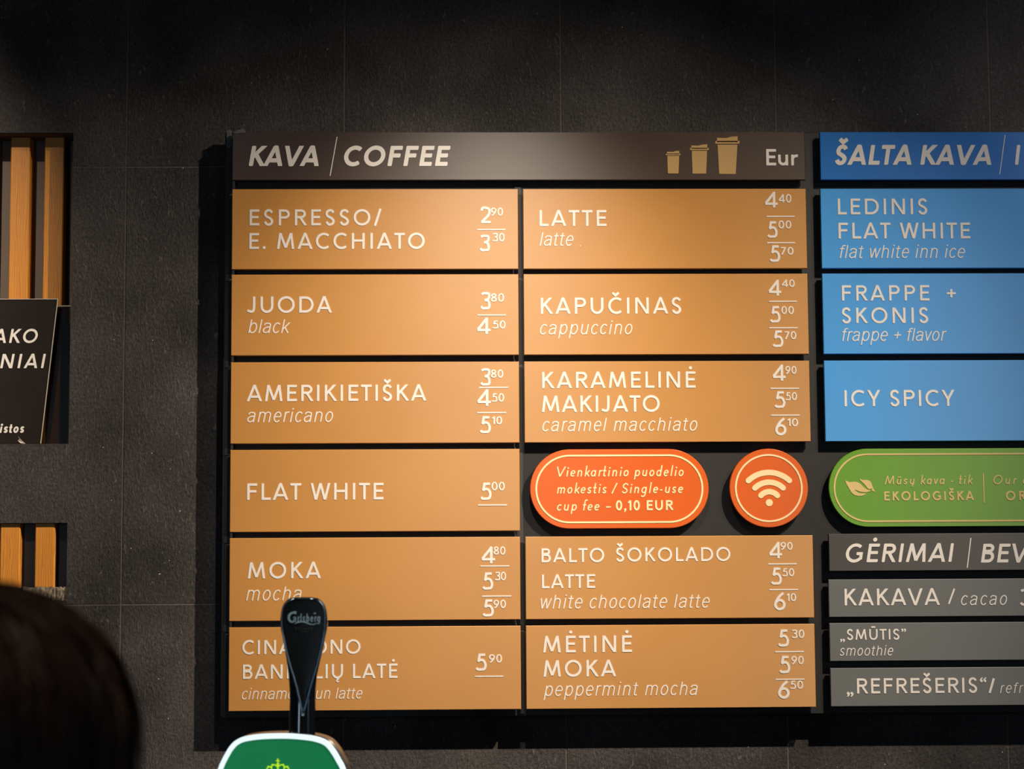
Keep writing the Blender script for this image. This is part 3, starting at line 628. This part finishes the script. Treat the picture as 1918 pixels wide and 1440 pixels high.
T(Z6, 'FRAPPE', 327, 1020, 146, 268, 'med', p, W_); T(Z6, '+', 1158, 1230, 143, 265, 'reg', p, W_); T(Z6, 'SKONIS', 327, 1010, 323, 446, 'med', p, W_); T(Z6, 'frappe + flavor', 328, 1158, 486, 588, 'lti', p, W_)
p = panel(BL0, BL1, r[2][1], r[2][0], m_blue, 'light blue panel reading ICY SPICY, above the green sign', GB)
T(Z6, 'ICY SPICY', 347, 1220, 977, 1105, 'med', p, W_)
# grey column
GG = 'grey drinks panels'
p = panel(.5072, 1.289, .0372, .0876, m_grey_dk, 'charcoal header panel reading GĖRIMAI / BEV, below the green sign', 'header panels of the menu')
T(Z9, 'GĖRIMAI', 348, 1183, 775, 918, 'semii', p, W_); seg(Z9, (1310, 730), (1282, 960), .0014, p, W_); T(Z9, 'BEV', 1388, 1765, 775, 920, 'semii', p, W_)
p = panel(BL0, BL1, -.0247, .0260, m_grey, 'grey panel reading KAKAVA / cacao', GG)
T(Z9, 'KAKAVA', 338, 1072, 1122, 1250, 'med', p, W_); seg(Z9, (1183, 1120), (1140, 1238), .0022, p, W_); T(Z9, 'cacao', 1235, 1590, 1149, 1248, 'lti', p, W_); T(Z9, '3', 1688, 1768, 1124, 1250, 'med', p, W_, 'price')
p = panel(BL0, BL1, -.0838, -.0326, m_grey, 'grey panel reading SMŪTIS smoothie in low quotation marks', GG)
T(Z12, '„SMŪTIS”', 338, 907, 130, 222, 'med', p, W_); T(Z12, 'smoothie', 335, 795, 272, 358, 'lti', p, W_)
p = panel(BL0, BL1, -.1443, -.0930, m_grey, 'grey panel reading REFREŠERIS, lowest at the right', GG)
T(Z12, '„REFREŠERIS“', 395, 1598, 553, 683, 'med', p, W_); seg(Z12, (1658, 552), (1622, 678), .0031, p, W_); T(Z12, 'refre', 1712, 1975, 591, 680, 'lti', p, W_)

# ------------------------------------------------------------------ rounded signs
def stadium(x0, x1, z0, z1, n=28):
    r = (z1-z0)/2; cz = (z0+z1)/2
    p = arc(x1-r, cz, r, r, -90, 90, n)+arc(x0+r, cz, r, r, 90, 270, n); s = x1-x0 < 2*r+1e-3
    if s: return [(x0+r+(r+(x1-x0-2*r)/2)*math.cos(2*PI*k/64), cz+r*math.sin(2*PI*k/64)) for k in range(64)]
    return p
def ring(mb, a, b, yf, th):
    n = len(a)
    for i in range(n):
        j = (i+1) % n; mb.poly([a[i], a[j], b[j], b[i]], yf-th, yf)
def round_sign(name, x0, x1, z0, z1, inset, wd, m, mp, label, group):
    mb = MB(); mb.poly(stadium(x0, x1, z0, z1), YF, YF+.007, .0007, back=True); o = tag(mb.build(name, m), label, 'sign', group)
    for sx in sorted({round(x0+(z1-z0)/2, 4), round(x1-(z1-z0)/2, 4)}):
        mb = MB(); mb.box(sx-.006, sx+.006, YF+.0068, -.0266, (z0+z1)/2-.006, (z0+z1)/2+.006); mb.build('standoff', m_back, o)
    mb = MB(); ring(mb, stadium(x0+inset, x1-inset, z0+inset, z1-inset), stadium(x0+inset+wd, x1-inset-wd, z0+inset+wd, z1-inset-wd), YF, LET); mb.build('border_line', mp, o)
    return o
m_cream = mat('cream_print', (238, 216, 170), rough=.5, spec=.3)
a = at(*Z8(108, 283), YF); b = at(*Z8(1215, 283), YF); c = at(*Z8(660, 37), YF); d = at(*Z8(660, 528), YF)
p = round_sign('oval_sign', a[0], b[0], d[1], c[1], .0073, .0024, m_orange, m_cream, 'orange oval sign reading Vienkartinio puodelio mokestis, single-use cup fee', 'orange rounded signs')
T(Z8, 'Vienkartinio puodelio', 275, 1060, 145, 207, 'bri', p, m_cream); T(Z8, 'mokestis / Single-use', 275, 1057, 250, 312, 'bri', p, m_cream); T(Z8, 'cup fee –', 275, 610, 356, 418, 'bri', p, m_cream); T(Z8, '0,10 EUR', 640, 998, 354, 416, 'bold', p, m_cream)
a = at(*Z8(1344, 278), YF); b = at(*Z8(1830, 278), YF); c = at(*Z8(1587, 34), YF); d = at(*Z8(1587, 522), YF)
p = round_sign('round_sign', a[0], b[0], d[1], c[1], .0073, .0024, m_orange, m_cream, 'round orange sign with a cream wireless signal symbol', 'orange rounded signs')
cx, cz = at(*Z8(1590, 368), YF); k = .0002215
mb = MB(); mb.poly([(cx+22*k*math.cos(t*PI/12), cz+22*k*math.sin(t*PI/12)) for t in range(24)], YF-LET, YF); mb.build('signal_dot', m_cream, p)
for rr, sp in ((67, 49), (125, 44), (185, 43)):
    mb = MB(); hw = 17*k; o_ = arc(cx, cz, rr*k+hw, rr*k+hw, 90-sp, 90+sp, 20); i_ = arc(cx, cz, rr*k-hw, rr*k-hw, 90-sp, 90+sp, 20)
    for i in range(20): mb.poly([o_[i], o_[i+1], i_[i+1], i_[i]], YF-LET, YF)
    for s in (-1, 1):
        ex, ez = cx+rr*k*math.sin(math.radians(sp))*s, cz+rr*k*math.cos(math.radians(sp)); mb.poly([(ex+hw*math.cos(t*PI/9), ez+hw*math.sin(t*PI/9)) for t in range(18)], YF-LET-2.5e-5, YF)
    mb.build('signal_arc', m_cream, p)
a = at(*Z9(215, 344), YF); c = at(*Z9(600, 42), YF); d = at(*Z9(600, 645), YF)
p = round_sign('oval_sign', a[0], 1.285, d[1], c[1], .0066, .0022, m_green, m_sand, 'long green oval sign with a leaf symbol reading Mūsų kava - tik EKOLOGIŠKA', None)
T(Z9, 'Mūsų kava - tik', 645, 1325, 250, 318, 'gri', p, m_sand); T(Z9, 'EKOLOGIŠKA', 643, 1335, 372, 442, 'bold', p, m_sand)
seg(Z9, (1405, 232), (1412, 460), .0013, p, m_sand); T(Z9, 'Our c', 1483, 1745, 247, 316, 'gri', p, m_sand); T(Z9, 'OR', 1580, 1738, 368, 440, 'bold', p, m_sand)
lf = lambda pts: [at(*Z9(x, y), YF) for x, y in pts]
def fan(mb, pts):
    pts = lf(pts); mb.poly(pts, YF-LET, YF)
mb = MB()
fan(mb, cr([(342, 290), (375, 300), (420, 297), (455, 310), (480, 335), (512, 358), (540, 366), (500, 378), (455, 372), (415, 358), (448, 384), (500, 388), (478, 402), (440, 406), (400, 390), (372, 350)], 3, True)); mb.build('leaf_symbol', m_sand, p)
mb = MB(); fan(mb, cr([(448, 276), (480, 284), (515, 284), (540, 300), (552, 335), (570, 374), (545, 362), (550, 350), (520, 352), (492, 318)], 3, True)); mb.build('leaf_symbol', m_sand, p)

# ------------------------------------------------------------------ counter, tap tower
YT = -DIST+2.20
mb = MB(); mb.box(-1.9, 1.9, -1.02, -.50, 1.06, 1.10, .004); cnt = empty('bar_counter', (0, -.76, 0)); tag(cnt, 'dark bar counter below the menu wall', 'counter')
child_fix(mb.build('counter_top', m_count, cnt), cnt)
mb = MB(); mb.box(-1.85, 1.85, -.95, -.55, 0, 1.06); child_fix(mb.build('counter_body', m_count, cnt), cnt)

tap = empty('beer_tap', (-.16, YT, 1.10)); tag(tap, 'black beer tap with glossy paddle handle and lit green badge in front of the menu', 'beer tap')
def tb(mb, name, m): return child_fix(mb.build(name, m, tap), tap)
TZ = zoomer(480, 1100, 4.235)
prof = [(78, 300, 455), (86, 262, 492), (100, 240, 512), (125, 218, 537), (155, 203, 551), (200, 192, 562), (250, 187, 567), (290, 187, 567), (340, 194, 561), (400, 207, 548), (500, 225, 527), (600, 241, 503), (700, 254, 482), (800, 261, 473), (900, 263, 470), (1000, 261, 468), (1150, 257, 468), (1230, 256, 468)]
k0 = .55/1000/4.235                                   # zoom pixel to metres at the tap
R = []
for y, a, b in prof:
    xa, z = at(*TZ(a, y), YT); xb, _ = at(*TZ(b, y), YT); cx = (xa+xb)/2; hx = (xb-xa)/2
    dp = .011 if y > 200 else .011*math.sqrt(max(.05, 1-((200-y)/135)**2))
    dp = min(dp, .013)
    ring_ = []
    for t in range(28):
        an = 2*PI*t/28; c_, s_ = math.cos(an), math.sin(an)
        ring_.append((cx+hx*math.copysign(abs(c_)**.8, c_), YT+.004+dp*math.copysign(abs(s_)**.8, s_), z))
    R.append(ring_)
mb = MB(); mb.rings(R); handle = tb(mb, 'handle', m_gloss)
# teardrop facet on the front of the handle, slightly dished, with a raised rim
fac = [(92, 300, 458), (110, 252, 505), (135, 230, 528), (170, 215, 542), (220, 207, 549), (290, 206, 548), (340, 211, 544), (400, 222, 535), (500, 242, 514), (600, 268, 490), (700, 299, 461), (800, 327, 431), (900, 350, 405), (970, 364, 384), (1015, 373, 375)]
def facet(grow, yo, yi, name, m, parent):
    rows = []
    for y, a, b in fac:
        xa, z = at(*TZ(a-grow, y), YT); xb, _ = at(*TZ(b+grow, y), YT); n = 9; h_ = (y-92)/(1015-92)
        rows.append([(xa+(xb-xa)*i/(n-1), YT+(yo+(yi-yo)*(1-(2*i/(n-1)-1)**2))-.0000*h_, z) for i in range(n)])
    mb = MB(); n = 9
    for r0, r1 in zip(rows[:-1], rows[1:]): mb.add(r0+r1, [(n+i, n+i+1, i+1, i) for i in range(n-1)], True)
    # skirt
    o = child_fix(mb.build(name, m, tap), tap); return o
facet(0, -.0078, -.0070, 'handle_face', m_facet, tap)
rim = MB()
for side in (1, 2):
    pts = [(at(*TZ(f_[side], f_[0]), YT)) for f_ in fac]; rim.tube([(x, YT-.0076, z) for x, z in pts], [.0005 if f_[0] < 380 else .0011 for f_ in fac], 6)
pts = [at(*TZ(x, y), YT) for x, y in ((300, 92), (340, 88), (380, 87), (420, 88), (458, 92))]; rim.tube([(x, YT-.0076, z) for x, z in pts], .0005, 6)
tb(rim, 'face_rim', mat('blue_highlight_rim', (150, 180, 205), rough=.3, metal=1))  # cool edge highlight put into the rim's pale blue colour
# printed mark on the handle
yl = YT-.0081
ax, az = at(*TZ(293, 272), yl); bx, _ = at(*TZ(507, 272), yl); _, tz = at(*TZ(293, 232), yl)
sc = (tz-az)/.80
logo = text_polys('arlsberg', 'tap', (bx-ax)/sc); n_ = put(logo, ax, az, sc, yl, m_logo, 'logo_lettering', tap, .0002); child_fix(n_, tap)
mb = MB()
P = lambda pts: [at(*TZ(x, y), yl) for x, y in pts]
def stroke(mb, pts, ws):
    L = []; Q = P(pts)
    for i, q in enumerate(Q):
        a = Vector(Q[max(i-1, 0)]); b = Vector(Q[min(i+1, len(Q)-1)]); t = (b-a).normalized(); h = ws[i]*k0/2; L.append(((q[0]-t.y*h, q[1]+t.x*h), (q[0]+t.y*h, q[1]-t.x*h)))
    for i in range(len(L)-1): mb.poly([L[i][0], L[i+1][0], L[i+1][1], L[i][1]], yl-.0002, yl)
stroke(mb, cr([(318, 202), (296, 199), (272, 208), (258, 232), (262, 258), (282, 274), (300, 270)], 3), [22, 20, 18, 15, 15, 15, 15, 16, 17, 17, 17, 17, 16, 15, 14, 12, 10, 8, 6][:19])
stroke(mb, cr([(302, 290), (330, 276), (365, 270), (400, 280), (430, 292), (462, 292), (480, 280)], 3), [2, 5, 8, 11, 12, 12, 12, 12, 11, 10, 9, 8, 7, 7, 6, 6, 5, 3, 1])
mb.poly(P([(455, 202), (461, 199), (464, 203), (468, 199), (474, 202), (464, 216)]), yl-.0002, yl)
tb(mb, 'logo_mark', m_logo)
STY['tiny'] = dict(w=.20, sh=0, xh=.64, asc=1.08, o=1.0, single=True)
T2 = lambda txt, x0, x1, yt, yb: child_fix(put(text_polys(txt, 'tiny', (at(*TZ(x1, yb), yl)[0]-at(*TZ(x0, yb), yl)[0])/(at(*TZ(x0, yt), yl)[1]-at(*TZ(x0, yb), yl)[1])), *at(*TZ(x0, yb), yl), at(*TZ(x0, yt), yl)[1]-at(*TZ(x0, yb), yl)[1], yl, m_logo2, 'logo_lettering', tap, .0002), tap)
T2('PILSNER', 312, 447, 317, 334)
mb = MB(); stroke(mb, [(345, 349), (378, 351), (415, 349)], [3, 4, 3]); stroke(mb, [(350, 301), (378, 301), (408, 301)], [3, 3, 3]); tb(mb, 'logo_rule', m_logo2)
# illuminated badge
ZB = zoomer(400, 1340, 6.85)
top = [ZB(*q) for q in [(55, 685), (100, 575), (150, 480), (200, 400), (260, 335), (330, 293), (420, 265), (600, 241), (850, 232), (1050, 238), (1250, 260), (1380, 292), (1470, 340), (1550, 430), (1620, 545), (1690, 685)]]
low = [(652, 1470), (659, 1510), (655, 1560), (634, 1606), (590, 1637), (527, 1648), (464, 1637), (424, 1608), (403, 1560), (398, 1510), (402, 1468)]
outl = cr([at(x, y, YT-.012) for x, y in top+low], 4, True)
def inset(pts, d):
    n = len(pts); ar = sum(pts[i][0]*pts[(i+1) % n][1]-pts[(i+1) % n][0]*pts[i][1] for i in range(n)); s = 1 if ar > 0 else -1; out = []
    for i in range(n):
        e = (Vector(pts[(i+1) % n])-Vector(pts[i-1])).normalized(); out.append((pts[i][0]-e.y*d*s, pts[i][1]+e.x*d*s))
    return out
hous = [(x+.0034 if x > -.17 else x+.0012, z+.0006) for x, z in inset(outl, .0004)]
mb = MB(); mb.poly(hous, YT-.004, YT+.034, .002, back=True); tb(mb, 'badge_housing', mat('graphite_housing', (46, 46, 50), rough=.3, coat=.3))
m_lit = mat('lit_white_rim', (225, 240, 245), rough=.4, emit=(206, 232, 250), es=.85)
m_grn = mat('lit_green_face', (8, 90, 52), rough=.25, emit=(16, 104, 62), es=.85)
m_crown = mat('lit_yellow_green', (150, 200, 30), rough=.4, emit=(170, 218, 30), es=.8)
i1 = inset(outl, .0050)
mb = MB(); ring(mb, outl, i1, YT-.0045, .006); tb(mb, 'lit_rim', m_lit)
mb = MB(); mb.poly(i1, YT-.0098, YT-.0050); tb(mb, 'badge_face', m_grn)
ZC = lambda x, y: at(*ZB(x, y), YT-.0100)
mb = MB(); yc = YT-.0101; kc = .00055/6.85
def cst(pts, wd):
    Q = [ZC(*q) for q in pts]
    for pl in ribbon(Q, 'b', wd*kc): mb.poly(pl, yc-.0004, yc)
def cdot(x, y, r): q = ZC(x, y); mb.poly([(q[0]+r*kc*math.cos(t*PI/7), q[1]+r*kc*math.sin(t*PI/7)) for t in range(14)], yc-.0004, yc)
cst([(825, 550), (825, 608)], 12); cst([(800, 580), (850, 580)], 11); cdot(825, 620, 17)
cst([(825, 630), (825, 760)], 20)
for s in (-1, 1):
    cst(cr([(825+s*8, 655), (825+s*30, 635), (825+s*60, 632), (825+s*82, 655), (825+s*75, 700), (825+s*55, 760)], 3), 15)
    cst(cr([(825+s*82, 665), (825+s*105, 655), (825+s*130, 668), (825+s*142, 700), (825+s*120, 760)], 3), 15)
    cdot(825+s*72, 628, 8); cdot(825+s*125, 652, 8)
cst([(690, 770), (825, 762), (960, 770)], 24); cst([(700, 800), (825, 792), (950, 800)], 14)
tb(mb, 'crown_emblem', m_crown)
# column of the tap down to the counter
mb = MB(); zz = [1.10, 1.104, 1.112, 1.13, 1.20, 1.30, 1.40, 1.452]; rr = [.055, .056, .050, .030, .026, .026, .028, .020]
mb.rings([[(-.1605+r_0*math.cos(2*PI*t/32), YT+.045+r_0*math.sin(2*PI*t/32), z) for t in range(32)] for z, r_0 in zip(zz, rr)]); tb(mb, 'tower_column', m_chrome)
mb = MB(); mb.tube([(-.1550, YT+.004, 1.462), (-.1550, YT+.012, 1.440), (-.158, YT+.045, 1.425)], .008, 12); tb(mb, 'handle_stem', m_chrome)
mb = MB(); mb.tube([(-.16, YT+.01, 1.30), (-.16, YT-.035, 1.295), (-.16, YT-.05, 1.27), (-.16, YT-.05, 1.23)], [.011, .011, .0105, .008], 14); tb(mb, 'spout', m_chrome)

# ------------------------------------------------------------------ track spotlights above
m_lampb = mat('black_lamp_metal', (20, 20, 21), rough=.45); m_lens = mat('lamp_lens', (255, 230, 200), rough=.3, emit=(255, 226, 190), es=6)
mb = MB(); mb.box(-1.2, 1.95, -1.02, -.98, 3.56, 3.60); tag(mb.build('lamp_track', m_lampb), 'black lighting track fixed under the ceiling above the menu', 'track')
for i, s in enumerate(SPOTS):
    L0 = Vector(s[:3]); d = (Vector((s[3], 0, s[4]))-L0).normalized()
    root = empty('track_spotlight', tuple(L0)); tag(root, ['black track spotlight aimed at the middle of the menu', 'black spotlight fixed further out on the ceiling, aimed left across the menu', 'black track spotlight aimed at the wall niches', 'black track spotlight at the right end of the track, turned to the left'][i], 'spotlight', 'track spotlights under the ceiling')
    c0 = L0 - d*.012
    mb = MB(); q = d.orthogonal().normalized(); q2 = d.cross(q)
    rg = lambda c, r: [c+q*(r*math.cos(2*PI*t/24))+q2*(r*math.sin(2*PI*t/24)) for t in range(24)]
    mb.rings([rg(c0-d*.13, .026), rg(c0-d*.12, .034), rg(c0-d*.02, .036), rg(c0+d*.004, .036), rg(c0+d*.004, .031), rg(c0-d*.004, .029)], cap=False); mb.add(rg(c0-d*.13, .026), [tuple(range(24))])
    child_fix(mb.build('lamp_body', m_lampb, root), root)
    mb = MB(); mb.add(rg(c0-d*.004, .029), [tuple(reversed(range(24)))]); child_fix(mb.build('lens', m_lens, root), root)
    tp = c0-d*.07; mb = MB(); mb.tube([tuple(tp+Vector((0, 0, .02))), (tp.x, tp.y, 3.555)], .008, 10); mb.box(tp.x-.02, tp.x+.02, tp.y-.05, tp.y+.05, 3.54, 3.56 if abs(tp.y+1) < .2 else 3.60); child_fix(mb.build('bracket', m_lampb, root), root)

# ------------------------------------------------------------------ guest in the foreground, seen from behind
HY = -DIST+.95; HX = -.2415
m_skin = mat('skin', (190, 140, 115), rough=.55, noise=(30, .06, 3)); m_hair = mat('dark_brown_hair', (52, 30, 22), rough=.5, spec=.35)
m_coat = mat('dark_coat', (28, 28, 34), rough=.9, noise=(60, .2, 4)); m_trou = mat('dark_trousers', (24, 26, 36), rough=.9); m_shoe = mat('black_shoe', (15, 14, 14), rough=.5)
person = empty('person', (HX, HY, 0)); tag(person, 'person with short dark brown hair seen from behind in the left foreground', 'person')
def skin(name, verts, edges, rads, m, sub=2):
    me = bpy.data.meshes.new(name); me.from_pydata([(x+HX, y+HY, z) for x, y, z in verts], edges, []); me.update(); o = bpy.data.objects.new(name, me); COL.objects.link(o)
    sm = o.modifiers.new('skin', 'SKIN')
    for i, r0 in enumerate(rads):
        v = me.skin_vertices[0].data[i]; v.radius = r0 if isinstance(r0, tuple) else (r0, r0); v.use_root = (i == 0)
    ss = o.modifiers.new('sub', 'SUBSURF'); ss.levels = ss.render_levels = sub; sm.use_smooth_shade = True
    me.materials.append(m); o.parent = person; child_fix(o, person); return o
bv = [(0, 0, .86), (0, .0, 1.02), (0, .0, 1.18), (0, -.01, 1.31), (0, -.01, 1.38), (0, .005, 1.44), (0, .01, 1.48), (0, .012, 1.525),
      (.15, -.01, 1.31), (.19, .0, 1.12), (.20, .05, .93), (.20, .09, .85), (-.15, -.01, 1.31), (-.19, .0, 1.12), (-.20, .05, .93), (-.20, .09, .85),
      (.09, 0, .80), (.10, .01, .46), (.10, -.01, .09), (.10, .11, .04), (-.09, 0, .80), (-.10, .01, .46), (-.10, -.01, .09), (-.10, .11, .04)]
be = [(0,1),(1,2),(2,3),(3,4),(4,5),(5,6),(6,7),(3,8),(8,9),(9,10),(10,11),(3,12),(12,13),(13,14),(14,15),(0,16),(16,17),(17,18),(18,19),(0,20),(20,21),(21,22),(22,23)]
br = [(.14,.10),(.12,.09),(.13,.10),(.12,.09),(.06,.055),(.05,.05),(.062,.07),(.064,.078),.05,.04,.03,.028,.05,.04,.03,.028,.075,.052,.036,.03,.075,.052,.036,.03]
skin('body', bv, be, br, m_skin)
skin('coat', [bv[i] for i in (0,1,2,3)]+[bv[i] for i in (8,9,10,12,13,14)], [(0,1),(1,2),(2,3),(3,4),(4,5),(5,6),(3,7),(7,8),(8,9)], [(.16,.12),(.145,.11),(.15,.12),(.14,.105),.066,.056,.046,.066,.056,.046], m_coat)
skin('trousers', [bv[i] for i in (0,16,17,18,20,21,22)], [(0,1),(1,2),(2,3),(0,4),(4,5),(5,6)], [(.15,.11),.09,.068,.055,.09,.068,.055], m_trou)
for s in (-1, 1):
    mb = MB(); xs = HX+s*.10
    mb.rings([[(xs+w_*math.cos(2*PI*t/16), HY+y, max(.0, .045*h_+.04*h_*math.sin(2*PI*t/16)) ) for t in range(16)] for y, w_, h_ in ((-.07, .025, .8), (-.05, .038, 1), (.05, .042, .9), (.14, .045, .65), (.18, .025, .4))]); child_fix(mb.build('shoe', m_shoe, person), person)
    for k in range(5):                                   # hands: fingers and thumb, slightly curled
        bx_ = HX+s*.20+(k-1.5)*.012 if k < 4 else HX+s*.20-s*.03; by_ = HY+.10; ln = [.055, .062, .058, .045, .045][k]
        mb = MB(); z0 = .845 if k < 4 else .86
        mb.tube([(bx_, by_, z0), (bx_-(s*.006 if k == 4 else 0), by_+.012, z0-ln*.5), (bx_, by_+.016, z0-ln*.8), (bx_, by_+.012, z0-ln)], [.009, .0085, .008, .006], 8); child_fix(mb.build('finger', m_skin, person), person)
# face details on the far side
for s in (-1, 1):
    mb = MB(); mb.rings([[(HX+s*.03+r0*math.cos(2*PI*t/12), HY+yy, 1.505+r0*math.sin(2*PI*t/12)) for t in range(12)] for yy, r0 in ((.070, .012), (.084, .011), (.089, .005))]); child_fix(mb.build('eye', mat('eye_white', (230, 228, 225), rough=.3), person), person)
    mb = MB(); mb.rings([[(HX+s*(.070+d0), HY+.005+r0*.6*math.cos(2*PI*t/12), 1.50+r0*math.sin(2*PI*t/12)) for t in range(12)] for d0, r0 in ((-.004, .02), (.006, .03), (.012, .026))]); child_fix(mb.build('ear', m_skin, person), person)
mb = MB(); mb.tube([(HX, HY+.080, 1.515), (HX, HY+.098, 1.485), (HX, HY+.104, 1.475), (HX, HY+.088, 1.466)], [.006, .010, .013, .009], 10); child_fix(mb.build('nose', m_skin, person), person)
mb = MB(); mb.tube([(HX-.022, HY+.082, 1.443), (HX, HY+.091, 1.441), (HX+.022, HY+.082, 1.443)], [.002, .005, .002], 8); child_fix(mb.build('mouth', mat('lips', (165, 90, 85), rough=.5), person), person)
# hair cap: a full mass over crown and back plus fine strands
HC = Vector((HX, HY-.005, 1.534)); HRX, HRY, HRZ = .0957, .112, .0745
def hp(th, ph, g=1.0):
    sx = math.sin(th)*math.cos(ph); sy = math.sin(th)*math.sin(ph); sz = math.cos(th); e = .77; rz = HRZ if sz > 0 else .125
    q = lambda v: math.copysign(abs(v)**e, v)
    wob = 1+.012*math.sin(7*ph+3*th)+.010*math.sin(13*ph-5*th)
    return Vector((HC.x+HRX*q(sx)*wob*g, HC.y+HRY*q(sy)*wob*g, HC.z+rz*q(sz)*(1+.006*math.sin(9*ph))*g))
mb = MB(); nu, nv = 48, 26; G = []
for j in range(nv):
    row = []
    for i in range(nu):
        ph = 2*PI*i/nu; front = max(0, math.sin(ph)); mx_ = 2.35-1.25*front**1.5; th = .02+(mx_-.02)*j/(nv-1); row.append(hp(th, ph))
    G.append(row)
mb.rings(G, cap=False); mb.add(G[0], [tuple(reversed(range(nu)))], True); hair = child_fix(mb.build('hair', m_hair, person), person)
hs = MB(); rn = random.Random(11)
for k in range(1500):
    ph = rn.uniform(0, 2*PI); front = max(0, math.sin(ph)); mxx = 2.3-1.25*front**1.5; th = rn.uniform(.05, mxx-.35); sw = rn.uniform(-.25, .35); g0 = rn.uniform(.99, 1.05)
    pts = [tuple(hp(th+.11*i, ph+sw*i*.12, g0+.004*i*rn.uniform(.2, 1.6))) for i in range(5)]
    hs.tube(pts, [.0005, .0006, .0006, .0004, .0002], 3, smooth=False)
s_o = child_fix(hs.build('hair_strands', m_hair, person), person); s_o['kind'] = 'stuff'
